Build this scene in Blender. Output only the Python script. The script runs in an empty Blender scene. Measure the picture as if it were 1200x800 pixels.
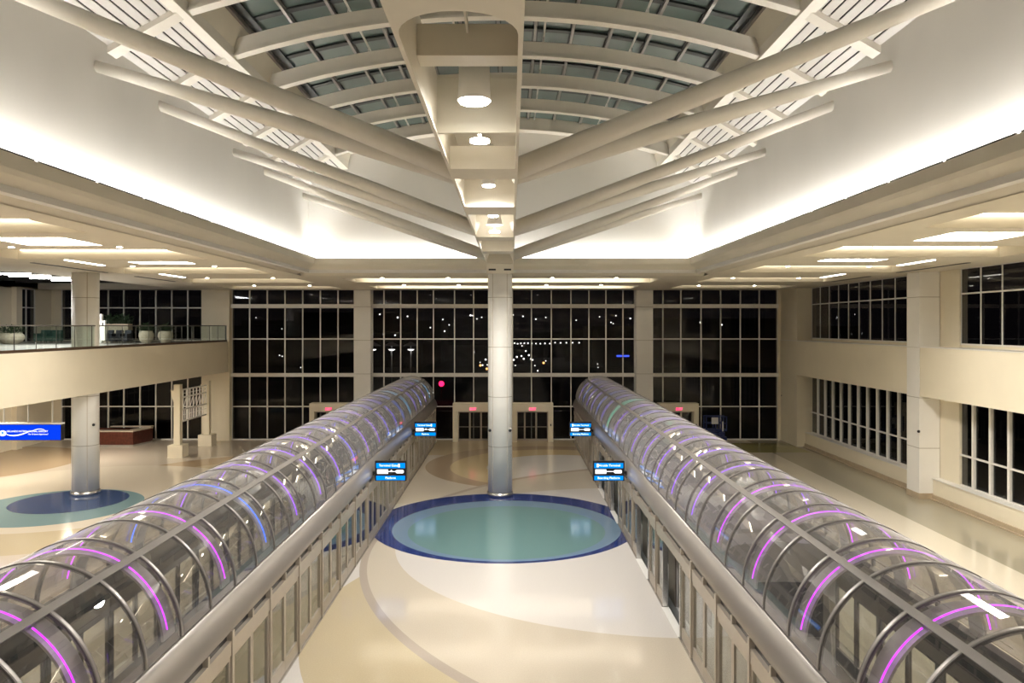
import bpy, math, random
from mathutils import Vector
random.seed(7)
PI = math.pi
S = bpy.context.scene
COL = S.collection
CX, CZ = 0.45, 8.4          # camera x and eye height
FPX = 890.0                 # focal length in pixels of the 1200 px frame

# ------------------------------------------------------------------ materials
def srgb(r, g, b):
    def f(c):
        c /= 255.0
        return c / 12.92 if c <= 0.04045 else ((c + 0.055) / 1.055) ** 2.4
    return (f(r), f(g), f(b), 1.0)

def mat(name, col, rough=0.6, metal=0.0, var=0.05, scale=3.0, spec=0.5, emit=None, estr=0.0, bump=0.0, coat=0.0):
    m = bpy.data.materials.new(name); m.use_nodes = True
    nt = m.node_tree; b = nt.nodes['Principled BSDF']
    b.inputs['Roughness'].default_value = rough
    b.inputs['Metallic'].default_value = metal
    b.inputs['Specular IOR Level'].default_value = spec
    b.inputs['Coat Weight'].default_value = coat
    tc = nt.nodes.new('ShaderNodeTexCoord'); nz = nt.nodes.new('ShaderNodeTexNoise')
    nz.inputs['Scale'].default_value = scale; nz.inputs['Detail'].default_value = 3
    nt.links.new(tc.outputs['Object'], nz.inputs['Vector'])
    rp = nt.nodes.new('ShaderNodeValToRGB')
    rp.color_ramp.elements[0].position = 0.3; rp.color_ramp.elements[1].position = 0.7
    rp.color_ramp.elements[0].color = tuple(c * (1 - var) for c in col[:3]) + (1,)
    rp.color_ramp.elements[1].color = tuple(min(1, c * (1 + var)) for c in col[:3]) + (1,)
    nt.links.new(nz.outputs['Fac'], rp.inputs['Fac'])
    nt.links.new(rp.outputs['Color'], b.inputs['Base Color'])
    if bump:
        bp = nt.nodes.new('ShaderNodeBump'); bp.inputs['Strength'].default_value = bump
        nz2 = nt.nodes.new('ShaderNodeTexNoise'); nz2.inputs['Scale'].default_value = scale * 20
        nt.links.new(tc.outputs['Object'], nz2.inputs['Vector'])
        nt.links.new(nz2.outputs['Fac'], bp.inputs['Height']); nt.links.new(bp.outputs['Normal'], b.inputs['Normal'])
    if emit:
        b.inputs['Emission Color'].default_value = emit; b.inputs['Emission Strength'].default_value = estr
    return m

def emat(name, col, strength):
    m = bpy.data.materials.new(name); m.use_nodes = True
    nt = m.node_tree; nt.nodes.clear()
    o = nt.nodes.new('ShaderNodeOutputMaterial'); e = nt.nodes.new('ShaderNodeEmission')
    e.inputs['Color'].default_value = col; e.inputs['Strength'].default_value = strength
    nt.links.new(e.outputs[0], o.inputs['Surface'])
    return m

def glass(name, tint, refl=0.06, rough=0.0, ior=1.5):
    """thin architectural pane: see-through tint plus Fresnel mirror reflection"""
    m = bpy.data.materials.new(name); m.use_nodes = True
    nt = m.node_tree; nt.nodes.clear()
    o = nt.nodes.new('ShaderNodeOutputMaterial'); mx = nt.nodes.new('ShaderNodeMixShader')
    t = nt.nodes.new('ShaderNodeBsdfTransparent'); t.inputs['Color'].default_value = tint
    g = nt.nodes.new('ShaderNodeBsdfGlossy'); g.inputs['Roughness'].default_value = rough
    g.inputs['Color'].default_value = (1, 1, 1, 1)
    lw = nt.nodes.new('ShaderNodeLayerWeight'); lw.inputs['Blend'].default_value = 0.5
    pw = nt.nodes.new('ShaderNodeMath'); pw.operation = 'POWER'; pw.inputs[1].default_value = 5.0
    ad = nt.nodes.new('ShaderNodeMath'); ad.operation = 'MULTIPLY_ADD'; ad.use_clamp = True
    ad.inputs[1].default_value = 1.0 - refl; ad.inputs[2].default_value = refl
    nt.links.new(lw.outputs['Facing'], pw.inputs[0]); nt.links.new(pw.outputs[0], ad.inputs[0]); nt.links.new(ad.outputs[0], mx.inputs[0])
    nt.links.new(t.outputs[0], mx.inputs[1]); nt.links.new(g.outputs[0], mx.inputs[2])
    nt.links.new(mx.outputs[0], o.inputs['Surface'])
    return m

M = {}
M['upper'] = mat('white_plaster', (0.80, 0.785, 0.75), 0.75, var=0.03, scale=0.35)
M['lower'] = mat('cream_plaster', (0.80, 0.73, 0.58), 0.7, var=0.03, scale=0.5)
M['soffit'] = mat('soffit_paint', (0.74, 0.69, 0.58), 0.75, var=0.03, scale=0.5)
M['steel_white'] = mat('white_painted_steel', (0.76, 0.72, 0.645), 0.45, var=0.02)
M['spine'] = mat('beam_paint', (0.73, 0.68, 0.58), 0.5, var=0.02)
M['slat'] = mat('slat_white', (0.70, 0.68, 0.655), 0.6, var=0.02)
M['gap'] = mat('dark_gap', (0.03, 0.028, 0.025), 0.8)
M['black'] = mat('black_matte', (0.012, 0.012, 0.014), 0.4)
M['mullion'] = mat('white_mullion', (0.80, 0.78, 0.74), 0.45, var=0.02)
M['rib'] = mat('bronze_grey_metal', (0.15, 0.138, 0.13), 0.55, metal=0.2, var=0.06)
M['ridge'] = mat('satin_grey_metal', (0.27, 0.25, 0.235), 0.35, metal=0.6, var=0.05)
M['band'] = mat('brushed_arch_metal', (0.72, 0.71, 0.71), 0.4, metal=0.15, var=0.05)
M['cornice'] = mat('champagne_satin_metal', (0.33, 0.305, 0.285), 0.36, metal=0.5, var=0.03, scale=1.0)
M['screen'] = mat('champagne_panel_metal', (0.43, 0.38, 0.32), 0.4, metal=0.45, var=0.04)
M['screen_dark'] = mat('dark_panel_metal', (0.17, 0.15, 0.13), 0.45, metal=0.3, var=0.05)
M['steel'] = mat('brushed_steel', (0.62, 0.61, 0.6), 0.25, metal=0.9)
M['trench'] = mat('guideway_concrete', (0.11, 0.105, 0.095), 0.85, var=0.12, scale=1.0)
M['train'] = mat('train_white_shell', (0.55, 0.55, 0.56), 0.35, var=0.03)
M['train_dark'] = mat('train_dark_interior', (0.01, 0.01, 0.011), 0.6)  # near-black: the unlit interior's shade is put into the colour
M['night'] = mat('night_ground', (0.012, 0.012, 0.013), 0.9, var=0.3)
M['night_bldg'] = mat('night_building', (0.02, 0.02, 0.022), 0.9, var=0.2)
M['mahogany'] = mat('mahogany_wood', (0.085, 0.018, 0.010), 0.3, var=0.35, scale=6.0)
M['stone_top'] = mat('pale_stone_top', (0.55, 0.47, 0.38), 0.3, var=0.08, scale=12)
M['pot'] = mat('cast_stone_pot', (0.50, 0.44, 0.34), 0.8, var=0.1, scale=8, bump=0.2)
M['leaf'] = mat('dark_foliage', (0.02, 0.045, 0.018), 0.5, var=0.5, scale=9)
M['seat_green'] = mat('teal_upholstery', (0.03, 0.075, 0.06), 0.6, var=0.15)
M['seat_dark'] = mat('navy_upholstery', (0.015, 0.018, 0.028), 0.55, var=0.15)
M['brown'] = mat('bronze_trim', (0.10, 0.06, 0.035), 0.4, metal=0.3)
M['base_tan'] = mat('tan_skirting_stone', (0.46, 0.37, 0.26), 0.4, var=0.08)
M['blue_steel'] = mat('dark_blue_paint', (0.008, 0.022, 0.12), 0.35)
M['paper'] = mat('white_sheet', (0.6, 0.6, 0.6), 0.7)
M['carpet'] = mat('mezzanine_stone', (0.33, 0.31, 0.29), 0.35, var=0.06)
M['dark_ceiling'] = mat('dark_open_ceiling', (0.03, 0.027, 0.024), 0.9)
M['vent'] = mat('grille_grey', (0.2, 0.2, 0.2), 0.6)
M['fascia_m'] = M['lower']

M['glass_win'] = glass('window_glass', (0.62, 0.62, 0.63, 1), 0.016)
M['glass_can'] = glass('canopy_glass', (0.53, 0.515, 0.50, 1), 0.085)
M['glass_pane'] = glass('door_glass', (0.86, 0.88, 0.86, 1), 0.08)
M['glass_rail'] = glass('railing_glass', (0.90, 0.95, 0.93, 1), 0.03)

def milky(m, base, gain):  # pale diffuse mixed over the glass, stronger towards grazing view
    nt = m.node_tree; out = [n for n in nt.nodes if n.type == 'OUTPUT_MATERIAL'][0]
    src = out.inputs['Surface'].links[0].from_socket
    d = nt.nodes.new('ShaderNodeBsdfDiffuse'); d.inputs['Color'].default_value = (0.62, 0.60, 0.60, 1)
    lw = nt.nodes.new('ShaderNodeLayerWeight'); lw.inputs['Blend'].default_value = 0.5
    pw = nt.nodes.new('ShaderNodeMath'); pw.operation = 'POWER'; pw.inputs[1].default_value = 5.0
    ma = nt.nodes.new('ShaderNodeMath'); ma.operation = 'MULTIPLY_ADD'; ma.use_clamp = True
    ma.inputs[1].default_value = gain; ma.inputs[2].default_value = base
    mx = nt.nodes.new('ShaderNodeMixShader')
    nt.links.new(lw.outputs['Facing'], pw.inputs[0]); nt.links.new(pw.outputs[0], ma.inputs[0]); nt.links.new(ma.outputs[0], mx.inputs[0])
    nt.links.new(src, mx.inputs[1]); nt.links.new(d.outputs[0], mx.inputs[2]); nt.links.new(mx.outputs[0], out.inputs['Surface'])
milky(M['glass_can'], 0.025, 0.7)
# skylight panes: opaque green-grey, the lit hall's reflection put into the colour
def sky_pane():
    m = mat('skylight_glass', (0.085, 0.122, 0.112), 0.3, var=0.2, scale=0.35, spec=0.5)
    return m
M['skyglass'] = sky_pane()
M['skyframe'] = mat('skylight_dark_frame', (0.016, 0.02, 0.02), 0.5)

WARM = (1.0, 0.84, 0.62, 1); NEUT = (1.0, 0.93, 0.82, 1)
M['e_cove'] = emat('cove_led', (1.0, 0.965, 0.91, 1), 64)
M['e_warm'] = emat('warm_led', (1.0, 0.89, 0.70, 1), 9)
M['e_panel'] = emat('panel_led', (1.0, 0.95, 0.84, 1), 9)
M['e_down'] = emat('downlight_led', (1.0, 0.93, 0.8, 1), 40)
M['e_tube'] = emat('tube_lamp', (1.0, 0.98, 0.95, 1), 40)
M['e_can'] = emat('high_bay_lamp', (1.0, 0.95, 0.84, 1), 55)
M['e_blue'] = emat('screen_blue', (0.0, 0.27, 1.0, 1), 1.1)
M['e_signblue'] = emat('sign_blue', (0.003, 0.055, 0.95, 1), 0.85)
M['e_white'] = emat('screen_white', (0.95, 0.97, 1.0, 1), 1.6)
M['e_exit'] = emat('exit_red', (1.0, 0.02, 0.12, 1), 3.5)
M['e_city'] = emat('city_lamp', (1.0, 0.97, 0.92, 1), 6)
M['e_amber'] = emat('amber_lamp', (1.0, 0.42, 0.12, 1), 6)
M['e_red'] = emat('red_signal', (1.0, 0.01, 0.07, 1), 9)
M['e_bluebar'] = emat('blue_bar', (0.05, 0.1, 1.0, 1), 3)

# ------------------------------------------------------------------ mesh builder
ORG = {}
class MB:
    def __init__(s): s.v = []; s.f = []; s.sm = []
    def _add(s, vs, fs, smooth=False):
        n = len(s.v); s.v += [tuple(v) for v in vs]
        for f in fs: s.f.append(tuple(i + n for i in f)); s.sm.append(smooth)
        return s
    def box(s, x0, x1, y0, y1, z0, z1):
        if x0 > x1: x0, x1 = x1, x0
        if y0 > y1: y0, y1 = y1, y0
        if z0 > z1: z0, z1 = z1, z0
        vs = [(x0,y0,z0),(x1,y0,z0),(x1,y1,z0),(x0,y1,z0),(x0,y0,z1),(x1,y0,z1),(x1,y1,z1),(x0,y1,z1)]
        return s._add(vs, [(0,3,2,1),(4,5,6,7),(0,1,5,4),(1,2,6,5),(2,3,7,6),(3,0,4,7)])
    def quad(s, a, b, c, d): return s._add([a,b,c,d], [(0,1,2,3)])
    def prism(s, poly, axis, a, b, smooth=False, caps=True):
        """poly: 2D points; axis 'y': (x,z) extruded in y; 'x': (y,z); 'z': (x,y)"""
        def P(p, t):
            return {'y': (p[0], t, p[1]), 'x': (t, p[0], p[1]), 'z': (p[0], p[1], t)}[axis]
        n = len(poly); vs = [P(p, a) for p in poly] + [P(p, b) for p in poly]
        base = len(s.v); s.v += vs
        for i in range(n):
            j = (i + 1) % n
            s.f.append((base+i, base+j, base+n+j, base+n+i)); s.sm.append(smooth)
        if caps:
            s.f.append(tuple(base+i for i in reversed(range(n)))); s.sm.append(False)
            s.f.append(tuple(base+n+i for i in range(n))); s.sm.append(False)
        return s
    def tube(s, p, q, r, n=14, r2=None, caps=True):
        p = Vector(p); q = Vector(q); d = (q - p).normalized()
        u = d.orthogonal().normalized(); w = d.cross(u); r2 = r if r2 is None else r2
        vs = [p + (u*math.cos(2*PI*i/n) + w*math.sin(2*PI*i/n))*r for i in range(n)]
        vs += [q + (u*math.cos(2*PI*i/n) + w*math.sin(2*PI*i/n))*r2 for i in range(n)]
        base = len(s.v); s.v += [tuple(v) for v in vs]
        for i in range(n):
            j = (i+1) % n; s.f.append((base+i, base+j, base+n+j, base+n+i)); s.sm.append(True)
        if caps:
            s.f.append(tuple(base+i for i in reversed(range(n)))); s.sm.append(False)
            s.f.append(tuple(base+n+i for i in range(n))); s.sm.append(False)
        return s
    def bar(s, p, q, w, h, up=(0,0,1)):
        p = Vector(p); q = Vector(q); d = (q-p).normalized(); up = Vector(up)
        a = d.cross(up)
        a = a.normalized() if a.length > 1e-6 else d.orthogonal().normalized()
        b = a.cross(d).normalized()
        c = [(-w/2,-h/2),(w/2,-h/2),(w/2,h/2),(-w/2,h/2)]
        vs = [p + a*i + b*j for i, j in c] + [q + a*i + b*j for i, j in c]
        return s._add(vs, [(0,1,2,3),(7,6,5,4),(0,4,5,1),(1,5,6,2),(2,6,7,3),(3,7,4,0)])
    def lathe(s, cx, cy, prof, n=28, smooth=True):
        base = len(s.v)
        for r, z in prof:
            for i in range(n):
                s.v.append((cx + r*math.cos(2*PI*i/n), cy + r*math.sin(2*PI*i/n), z))
        for k in range(len(prof)-1):
            for i in range(n):
                j = (i+1) % n
                s.f.append((base+k*n+i, base+k*n+j, base+(k+1)*n+j, base+(k+1)*n+i)); s.sm.append(smooth)
        s.f.append(tuple(base+i for i in reversed(range(n)))); s.sm.append(False)
        s.f.append(tuple(base+(len(prof)-1)*n+i for i in range(n))); s.sm.append(False)
        return s
    def arcbar(s, cx, cz, r0, r1, a0, a1, y0, y1, n=40, smooth=True):
        """ring segment in the xz plane between radii r0<r1, extruded y0..y1"""
        base = len(s.v)
        for i in range(n+1):
            a = a0 + (a1-a0)*i/n; c, t = math.cos(a), math.sin(a)
            for r, y in ((r0,y0),(r1,y0),(r1,y1),(r0,y1)):
                s.v.append((cx + r*c, y, cz + r*t))
        for i in range(n):
            b = base + 4*i
            for k in range(4):
                j = (k+1) % 4
                s.f.append((b+k, b+j, b+4+j, b+4+k)); s.sm.append(False)
        s.f.append((base,base+3,base+2,base+1)); s.sm.append(False)
        e = base+4*n; s.f.append((e,e+1,e+2,e+3)); s.sm.append(False)
        return s
    def sphere(s, c, r, n=10, m=6, sz=1.0):
        base = len(s.v)
        prof = [(max(1e-4, r*math.sin(PI*k/m)), c[2] - r*sz*math.cos(PI*k/m)) for k in range(m+1)]
        return s.lathe(c[0], c[1], prof, n)
    def build(s, name, material, parent=None, smooth_angle=None):
        o = ORG.get(parent.name, (0,0,0)) if parent else (0,0,0)
        me = bpy.data.meshes.new(name)
        me.from_pydata([(v[0]-o[0], v[1]-o[1], v[2]-o[2]) for v in s.v], [], s.f)
        me.polygons.foreach_set('use_smooth', s.sm)
        me.update()
        if isinstance(material, (list, tuple)):
            for m_ in material: me.materials.append(m_)
        else: me.materials.append(material)
        ob = bpy.data.objects.new(name, me); COL.objects.link(ob)
        if parent: ob.parent = parent
        ORG[ob.name] = o
        return ob

def thing(name, label, cat, loc, group=None):
    o = bpy.data.objects.new(name, None); COL.objects.link(o)
    o.empty_display_size = 0.2; o.location = loc
    o['label'] = label; o['category'] = cat
    if group: o['group'] = group
    ORG[o.name] = tuple(loc)
    return o
def tag(o, label, cat, group=None, kind=None):
    o['label'] = label; o['category'] = cat
    if group: o['group'] = group
    if kind: o['kind'] = kind
    return o
def struct(o, label=None, cat=None):
    o['kind'] = 'structure'
    if label: o['label'] = label
    if cat: o['category'] = cat
    return o
def sroot(name, label, cat, loc=(0,0,0)):
    o = bpy.data.objects.new(name, None); COL.objects.link(o); o.location = loc
    ORG[o.name] = tuple(loc); o.empty_display_size = 0.2
    return struct(o, label, cat)

def text_obj(name, body, size, material, parent, loc, align='CENTER', depth=0.004, xs=1.0, shear=0.0):
    """lettering facing -Y, loc in world coordinates"""
    cu = bpy.data.curves.new(name, 'FONT'); cu.body = body; cu.size = size
    cu.align_x = align; cu.align_y = 'CENTER'; cu.extrude = depth; cu.shear = shear
    t = bpy.data.objects.new(name + '_tmp', cu); COL.objects.link(t)
    dg = bpy.context.evaluated_depsgraph_get()
    me = bpy.data.meshes.new_from_object(t.evaluated_get(dg))
    bpy.data.objects.remove(t, do_unlink=True)
    o = ORG.get(parent.name, (0,0,0))
    for v in me.vertices:
        x, y, z = v.co
        v.co = (x*xs + loc[0] - o[0], -z + loc[1] - o[1], y + loc[2] - o[2])
    me.materials.clear(); me.materials.append(material)
    ob = bpy.data.objects.new(name, me); COL.objects.link(ob); ob.parent = parent
    ORG[ob.name] = o
    return ob

ORD = ['first','second','third','fourth','fifth','sixth','seventh','eighth','ninth','tenth','eleventh','twelfth']

# ------------------------------------------------------------------ floor
def floor_material():
    m = bpy.data.materials.new('terrazzo_inlay'); m.use_nodes = True
    nt = m.node_tree; b = nt.nodes['Principled BSDF']
    L = nt.links.new
    tc = nt.nodes.new('ShaderNodeTexCoord'); sp = nt.nodes.new('ShaderNodeSeparateXYZ')
    L(tc.outputs['Object'], sp.inputs[0])
    def math_(op, a, c):
        n = nt.nodes.new('ShaderNodeMath'); n.operation = op
        for i, q in enumerate((a, c)):
            if q is None: continue
            if isinstance(q, (int, float)): n.inputs[i].default_value = q
            else: L(q, n.inputs[i])
        return n.outputs[0]
    def dist(cx, cy, sx=1.0):
        dx = math_('SUBTRACT', sp.outputs[0], cx); dy = math_('SUBTRACT', sp.outputs[1], cy)
        if sx != 1.0: dx = math_('DIVIDE', dx, sx)
        return math_('SQRT', math_('ADD', math_('MULTIPLY', dx, dx), math_('MULTIPLY', dy, dy)), None)
    state = {'c': None}
    def rgb(c):
        n = nt.nodes.new('ShaderNodeRGB'); n.outputs[0].default_value = tuple(c) + (1,); return n.outputs[0]
    def over(fac, c):
        n = nt.nodes.new('ShaderNodeMix'); n.data_type = 'RGBA'
        L(fac, n.inputs[0]); L(state['c'], n.inputs[6]); n.inputs[7].default_value = tuple(c) + (1,)
        state['c'] = n.outputs[2]
    def disc(cx, cy, r, c, sx=1.0): over(math_('LESS_THAN', dist(cx, cy, sx), r), c)
    def within(axis, a, bb, fac=None):
        v = sp.outputs[axis]
        f = math_('MULTIPLY', math_('GREATER_THAN', v, a), math_('LESS_THAN', v, bb))
        return f if fac is None else math_('MULTIPLY', f, fac)
    BEIGE = (0.55, 0.48, 0.37); WHITE = (0.66, 0.625, 0.59); YEL = (0.53, 0.445, 0.30); GREY = (0.42, 0.36, 0.30)
    BROWN = (0.44, 0.32, 0.20); CREAM = (0.66, 0.60, 0.49); OLIVE = (0.33, 0.30, 0.13); SAND = (0.38, 0.345, 0.26)
    NAVY = (0.022, 0.040, 0.165); RING = (0.165, 0.25, 0.345); GREEN = (0.145, 0.255, 0.255)
    state['c'] = rgb(CREAM)
    # right aisle: sand border along the window wall, olive patch at its far end
    over(within(0, 17.8, 40), SAND)
    over(within(0, 16.2, 20.4, within(1, 50.5, 54.6)), OLIVE)
    # left aisle inlay
    over(within(0, -40, -9), (0.585, 0.505, 0.41))
    disc(-33.0, 46.5, 6.5, BROWN)
    disc(-13.6, 41.5, 8.4, BROWN); disc(-13.4, 41.0, 6.6, (0.55, 0.45, 0.30)); disc(-13.2, 40.6, 5.0, WHITE)
    disc(-20.8, 38.0, 10.6, WHITE, 1.0) if False else None
    over(math_('MULTIPLY', math_('LESS_THAN', dist(-21.0, 38.3), 10.9), within(1, 10, 34.5)), YEL)
    disc(-21.2, 38.2, 7.6, (0.64, 0.56, 0.45))
    disc(-20.8, 35.4, 3.75, (0.185, 0.285, 0.30)); disc(-20.75, 36.5, 2.55, (0.045, 0.075, 0.17))
    # centre strip
    ctr = within(0, -5.6, 5.6)
    def cdisc(cx, cy, r, c): over(math_('MULTIPLY', math_('LESS_THAN', dist(cx, cy), r), ctr), c)
    over(ctr, CREAM)
    over(math_('MULTIPLY', within(1, 36.0, 49.5), ctr), (0.62, 0.54, 0.43))
    over(math_('MULTIPLY', within(1, 49.5, 60), ctr), (0.52, 0.42, 0.27))
    cdisc(2.5, 46.0, 7.2, (0.40, 0.30, 0.20)); cdisc(2.9, 45.6, 6.1, (0.58, 0.46, 0.27)); cdisc(3.4, 45.2, 4.4, WHITE)
    over(math_('MULTIPLY', math_('MULTIPLY', within(1, 5, 31), ctr), math_('GREATER_THAN', dist(2.5, 46.0), 7.2)), WHITE)
    cdisc(4.45, 21.9, 9.75, YEL)
    cdisc(12.0, 29.2, 17.05, GREY); cdisc(11.65, 29.2, 16.45, (0.565, 0.50, 0.405))
    cdisc(5.45, 29.9, 9.45, WHITE)
    # round pool-coloured inlay
    cdisc(0.15, 32.5, 5.62, NAVY); cdisc(0.26, 31.85, 4.75, RING); cdisc(0.26, 31.4, 4.05, GREEN)
    # terrazzo speckle
    nz = nt.nodes.new('ShaderNodeTexNoise'); nz.inputs['Scale'].default_value = 28; nz.inputs['Detail'].default_value = 4
    L(tc.outputs['Object'], nz.inputs['Vector'])
    mr = nt.nodes.new('ShaderNodeMapRange'); mr.inputs[3].default_value = 0.88; mr.inputs[4].default_value = 1.1
    L(nz.outputs['Fac'], mr.inputs[0])
    mu = nt.nodes.new('ShaderNodeMix'); mu.data_type = 'RGBA'; mu.blend_type = 'MULTIPLY'; mu.inputs[0].default_value = 1
    L(state['c'], mu.inputs[6]); L(mr.outputs[0], mu.inputs[7])
    L(mu.outputs[2], b.inputs['Base Color'])
    b.inputs['Roughness'].default_value = 0.11
    b.inputs['Specular IOR Level'].default_value = 0.38
    return m
M['floor'] = floor_material()

Y0, YW = -8.0, 56.2          # back of the hall, window wall
CEIL = 11.06
XI, XO = 5.05, 8.65          # platform screen lines
XT = 6.85; ZT = 3.10; RT = 1.65   # canopy axis and radius

f = MB()
f.quad((-42,Y0,0), (-XO+0.1,Y0,0), (-XO+0.1,YW+0.3,0), (-42,YW+0.3,0))
f.quad((-XI-0.12,Y0,0), (XI+0.12,Y0,0), (XI+0.12,YW+0.3,0), (-XI-0.12,YW+0.3,0))
f.quad((XO-0.1,Y0,0), (23,Y0,0), (23,YW+0.3,0), (XO-0.1,YW+0.3,0))
struct(f.build('floor', M['floor']), 'polished terrazzo floor with curved coloured inlays', 'floor')
for sgn, side in ((-1,'left'), (1,'right')):
    g = MB(); a, c = sgn*(XI+0.12), sgn*(XO-0.1)
    g.box(a, c, Y0, YW, -1.0, -0.95)
    g.box(a, a - sgn*0.06, Y0, YW, -1.0, -0.002); g.box(c, c + sgn*0.06, Y0, YW, -1.0, -0.002)
    g.box(sgn*6.2, sgn*6.5, Y0, YW, -0.95, -0.75); g.box(sgn*7.2, sgn*7.5, Y0, YW, -0.95, -0.75)
    struct(g.build('floor_guideway_' + side, M['trench']), 'sunken concrete train guideway under the %s glass canopy' % side, 'guideway')

# ------------------------------------------------------------------ lower ceiling with coffers
REC = [(17.4,21.1), (25.8,29.7), (34.0,38.0), (42.2,46.2), (50.0,53.6)]
NEARREC = [(0.8,4.6), (9.1,12.9)]  # unseen coffers continuing the row, added for consistent ceiling light
def coffered(mb, x0, x1, y0, y1, z, holes):
    xs = sorted(set([x0, x1] + [h[0] for h in holes] + [h[1] for h in holes]))
    ys = sorted(set([y0, y1] + [h[2] for h in holes] + [h[3] for h in holes]))
    def dz(i, j):
        if i < 0 or j < 0 or i >= len(xs)-1 or j >= len(ys)-1: return None
        cx, cy = (xs[i]+xs[i+1])/2, (ys[j]+ys[j+1])/2
        for h in holes:
            if h[0] < cx < h[1] and h[2] < cy < h[3]: return h[4]
        return 0.0
    for i in range(len(xs)-1):
        for j in range(len(ys)-1):
            d = dz(i, j)
            mb.quad((xs[i],ys[j],z+d), (xs[i],ys[j+1],z+d), (xs[i+1],ys[j+1],z+d), (xs[i+1],ys[j],z+d))
            e = dz(i+1, j)
            if e is not None and e != d:
                mb.quad((xs[i+1],ys[j],z+d), (xs[i+1],ys[j+1],z+d), (xs[i+1],ys[j+1],z+e), (xs[i+1],ys[j],z+e))
            e = dz(i, j+1)
            if e is not None and e != d:
                mb.quad((xs[i],ys[j+1],z+d), (xs[i+1],ys[j+1],z+d), (xs[i+1],ys[j+1],z+e), (xs[i],ys[j+1],z+e))
DEP = 0.38
PAN = [(21.9,24.2), (30.5,31.6), (38.5,40.8), (46.8,49.0)]
NEARPAN = [(5.4,7.7), (13.6,15.9)]  # unseen panels continuing the row, added for their light
XE = 9.75                    # atrium edge
YE = 39.4                    # far edge of the atrium opening
def recs(s):
    d = 0.55 if s < 0 else -0.55
    return [(a+d, b+d) for a, b in REC + NEARREC]
def pans(s):
    d = 0.95 if s < 0 else -0.35
    return [(a+d, b+d) for a, b in PAN[:2] + NEARPAN]
def side_holes(s):
    out = []
    for a, b_ in recs(s):
        out.append((min(s*11.6, s*19.2), max(s*11.6, s*19.2), a, b_, DEP))
    for a, b_ in pans(s):
        out.append((min(s*13.0, s*15.5), max(s*13.0, s*15.5), a, b_, 0.45))
    return out
c = MB(); coffered(c, XE+0.9, 21.6, Y0, YW+0.1, CEIL, side_holes(1))
coffered(c, -33.6, -XE-0.9, Y0, YW+0.1, CEIL, side_holes(-1) + [(-33.5,-23.4,37.0,54.5,0.5)])
far_holes = [(-9.0, 8.9, 42.2, 46.2, DEP), (-9.0, 8.9, 50.0, 53.6, DEP)]
coffered(c, -XE-0.9, XE+0.9, YE+0.9, YW+0.1, CEIL, far_holes)
c.box(-33.6, -XE-0.5, Y0, YW, CEIL+0.75, CEIL+0.8); c.box(XE+0.5, 21.6, Y0, YW, CEIL+0.75, CEIL+0.8)
c.box(-XE-0.5, XE+0.5, YE+0.5, YW, CEIL+0.75, CEIL+0.8)
struct(c.build('ceiling', M['soffit']), 'coffered cream lower ceiling around the atrium', 'ceiling')
d = MB(); d.box(-33.5, -23.4, 37.0, 54.5, CEIL+0.46, CEIL+0.52)
for k in range(6): d.box(-33.5, -23.4, 38.5+k*2.7, 38.62+k*2.7, CEIL+0.30, CEIL+0.46)
struct(d.build('ceiling_dark', M['dark_ceiling']), 'dark open ceiling over the left mezzanine', 'ceiling')

# LED lines inside coffers
n = 0
for s, side in ((-1,'left'), (1,'right')):
    for i, (a, b_) in enumerate(recs(s)):
        e = MB(); e.box(s*11.75, s*19.05, b_-0.09, b_-0.05, CEIL+DEP-0.026, CEIL+DEP-0.004)
        word = ORD[i] if i < 5 else None
        lab = ('warm linear light in the %s ceiling coffer, %s visible from the front' % (side, word)) if word else 'warm linear light in the %s ceiling coffer above the viewer %d metres ahead' % (side, int(b_))
        o = tag(e.build('cove_light', M['e_warm']), lab, 'light', 'linear coffer lights')
for i, (a, b_) in enumerate(REC[3:]):
    e = MB(); e.box(-8.8, 8.7, b_-0.09, b_-0.05, CEIL+DEP-0.026, CEIL+DEP-0.004)
    o_ = tag(e.build('cove_light', M['e_warm']), 'long warm linear light in the %s coffer before the window wall' % ('nearer','farther')[i], 'light', 'linear coffer lights')
    la = bpy.data.lights.new('coffer_fill', 'AREA'); la.shape = 'RECTANGLE'; la.size = 17; la.size_y = 0.06; la.energy = 160; la.color = (1.0, 0.90, 0.73)  # extra lamp added beside the strip to brighten the far hall
    lo = bpy.data.objects.new('coffer_fill', la); COL.objects.link(lo); lo.parent = o_; lo.location = (0, b_-0.4, CEIL+DEP-0.06)
# panel lights
for s, side in ((-1,'left'), (1,'right')):
    for i, (a, b_) in enumerate(pans(s)):
        lab = 'square glowing ceiling light panel, %s of the row over the %s aisle' % (('nearest visible','farthest','unseen nearest overhead','unseen second overhead')[i], side)
        p = thing('ceiling_light_panel', lab, 'ceiling light', (s*14.25, (a+b_)/2, CEIL), 'square ceiling light panels')
        MB().box(s*13.05, s*15.45, a+0.05, b_-0.05, CEIL+0.39, CEIL+0.42).build('diffuser', M['e_panel'], p)
        fr = MB(); x0, x1 = sorted((s*13.0, s*15.5))
        for q in ((x0,x0+0.05,a,b_),(x1-0.05,x1,a,b_),(x0,x1,a,a+0.05),(x0,x1,b_-0.05,b_)): fr.box(*q, CEIL+0.005, CEIL+0.44)
        fr.build('frame', M['mullion'], p)
        la = bpy.data.lights.new('panel_lamp', 'AREA'); la.shape = 'RECTANGLE'; la.size = 2.3; la.size_y = b_-a-0.2
        la.energy = 680; la.color = (1.0, 0.94, 0.84)
        lo = bpy.data.objects.new('panel_lamp', la); COL.objects.link(lo); lo.parent = p; lo.location = (0, 0, 0.38)
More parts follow.
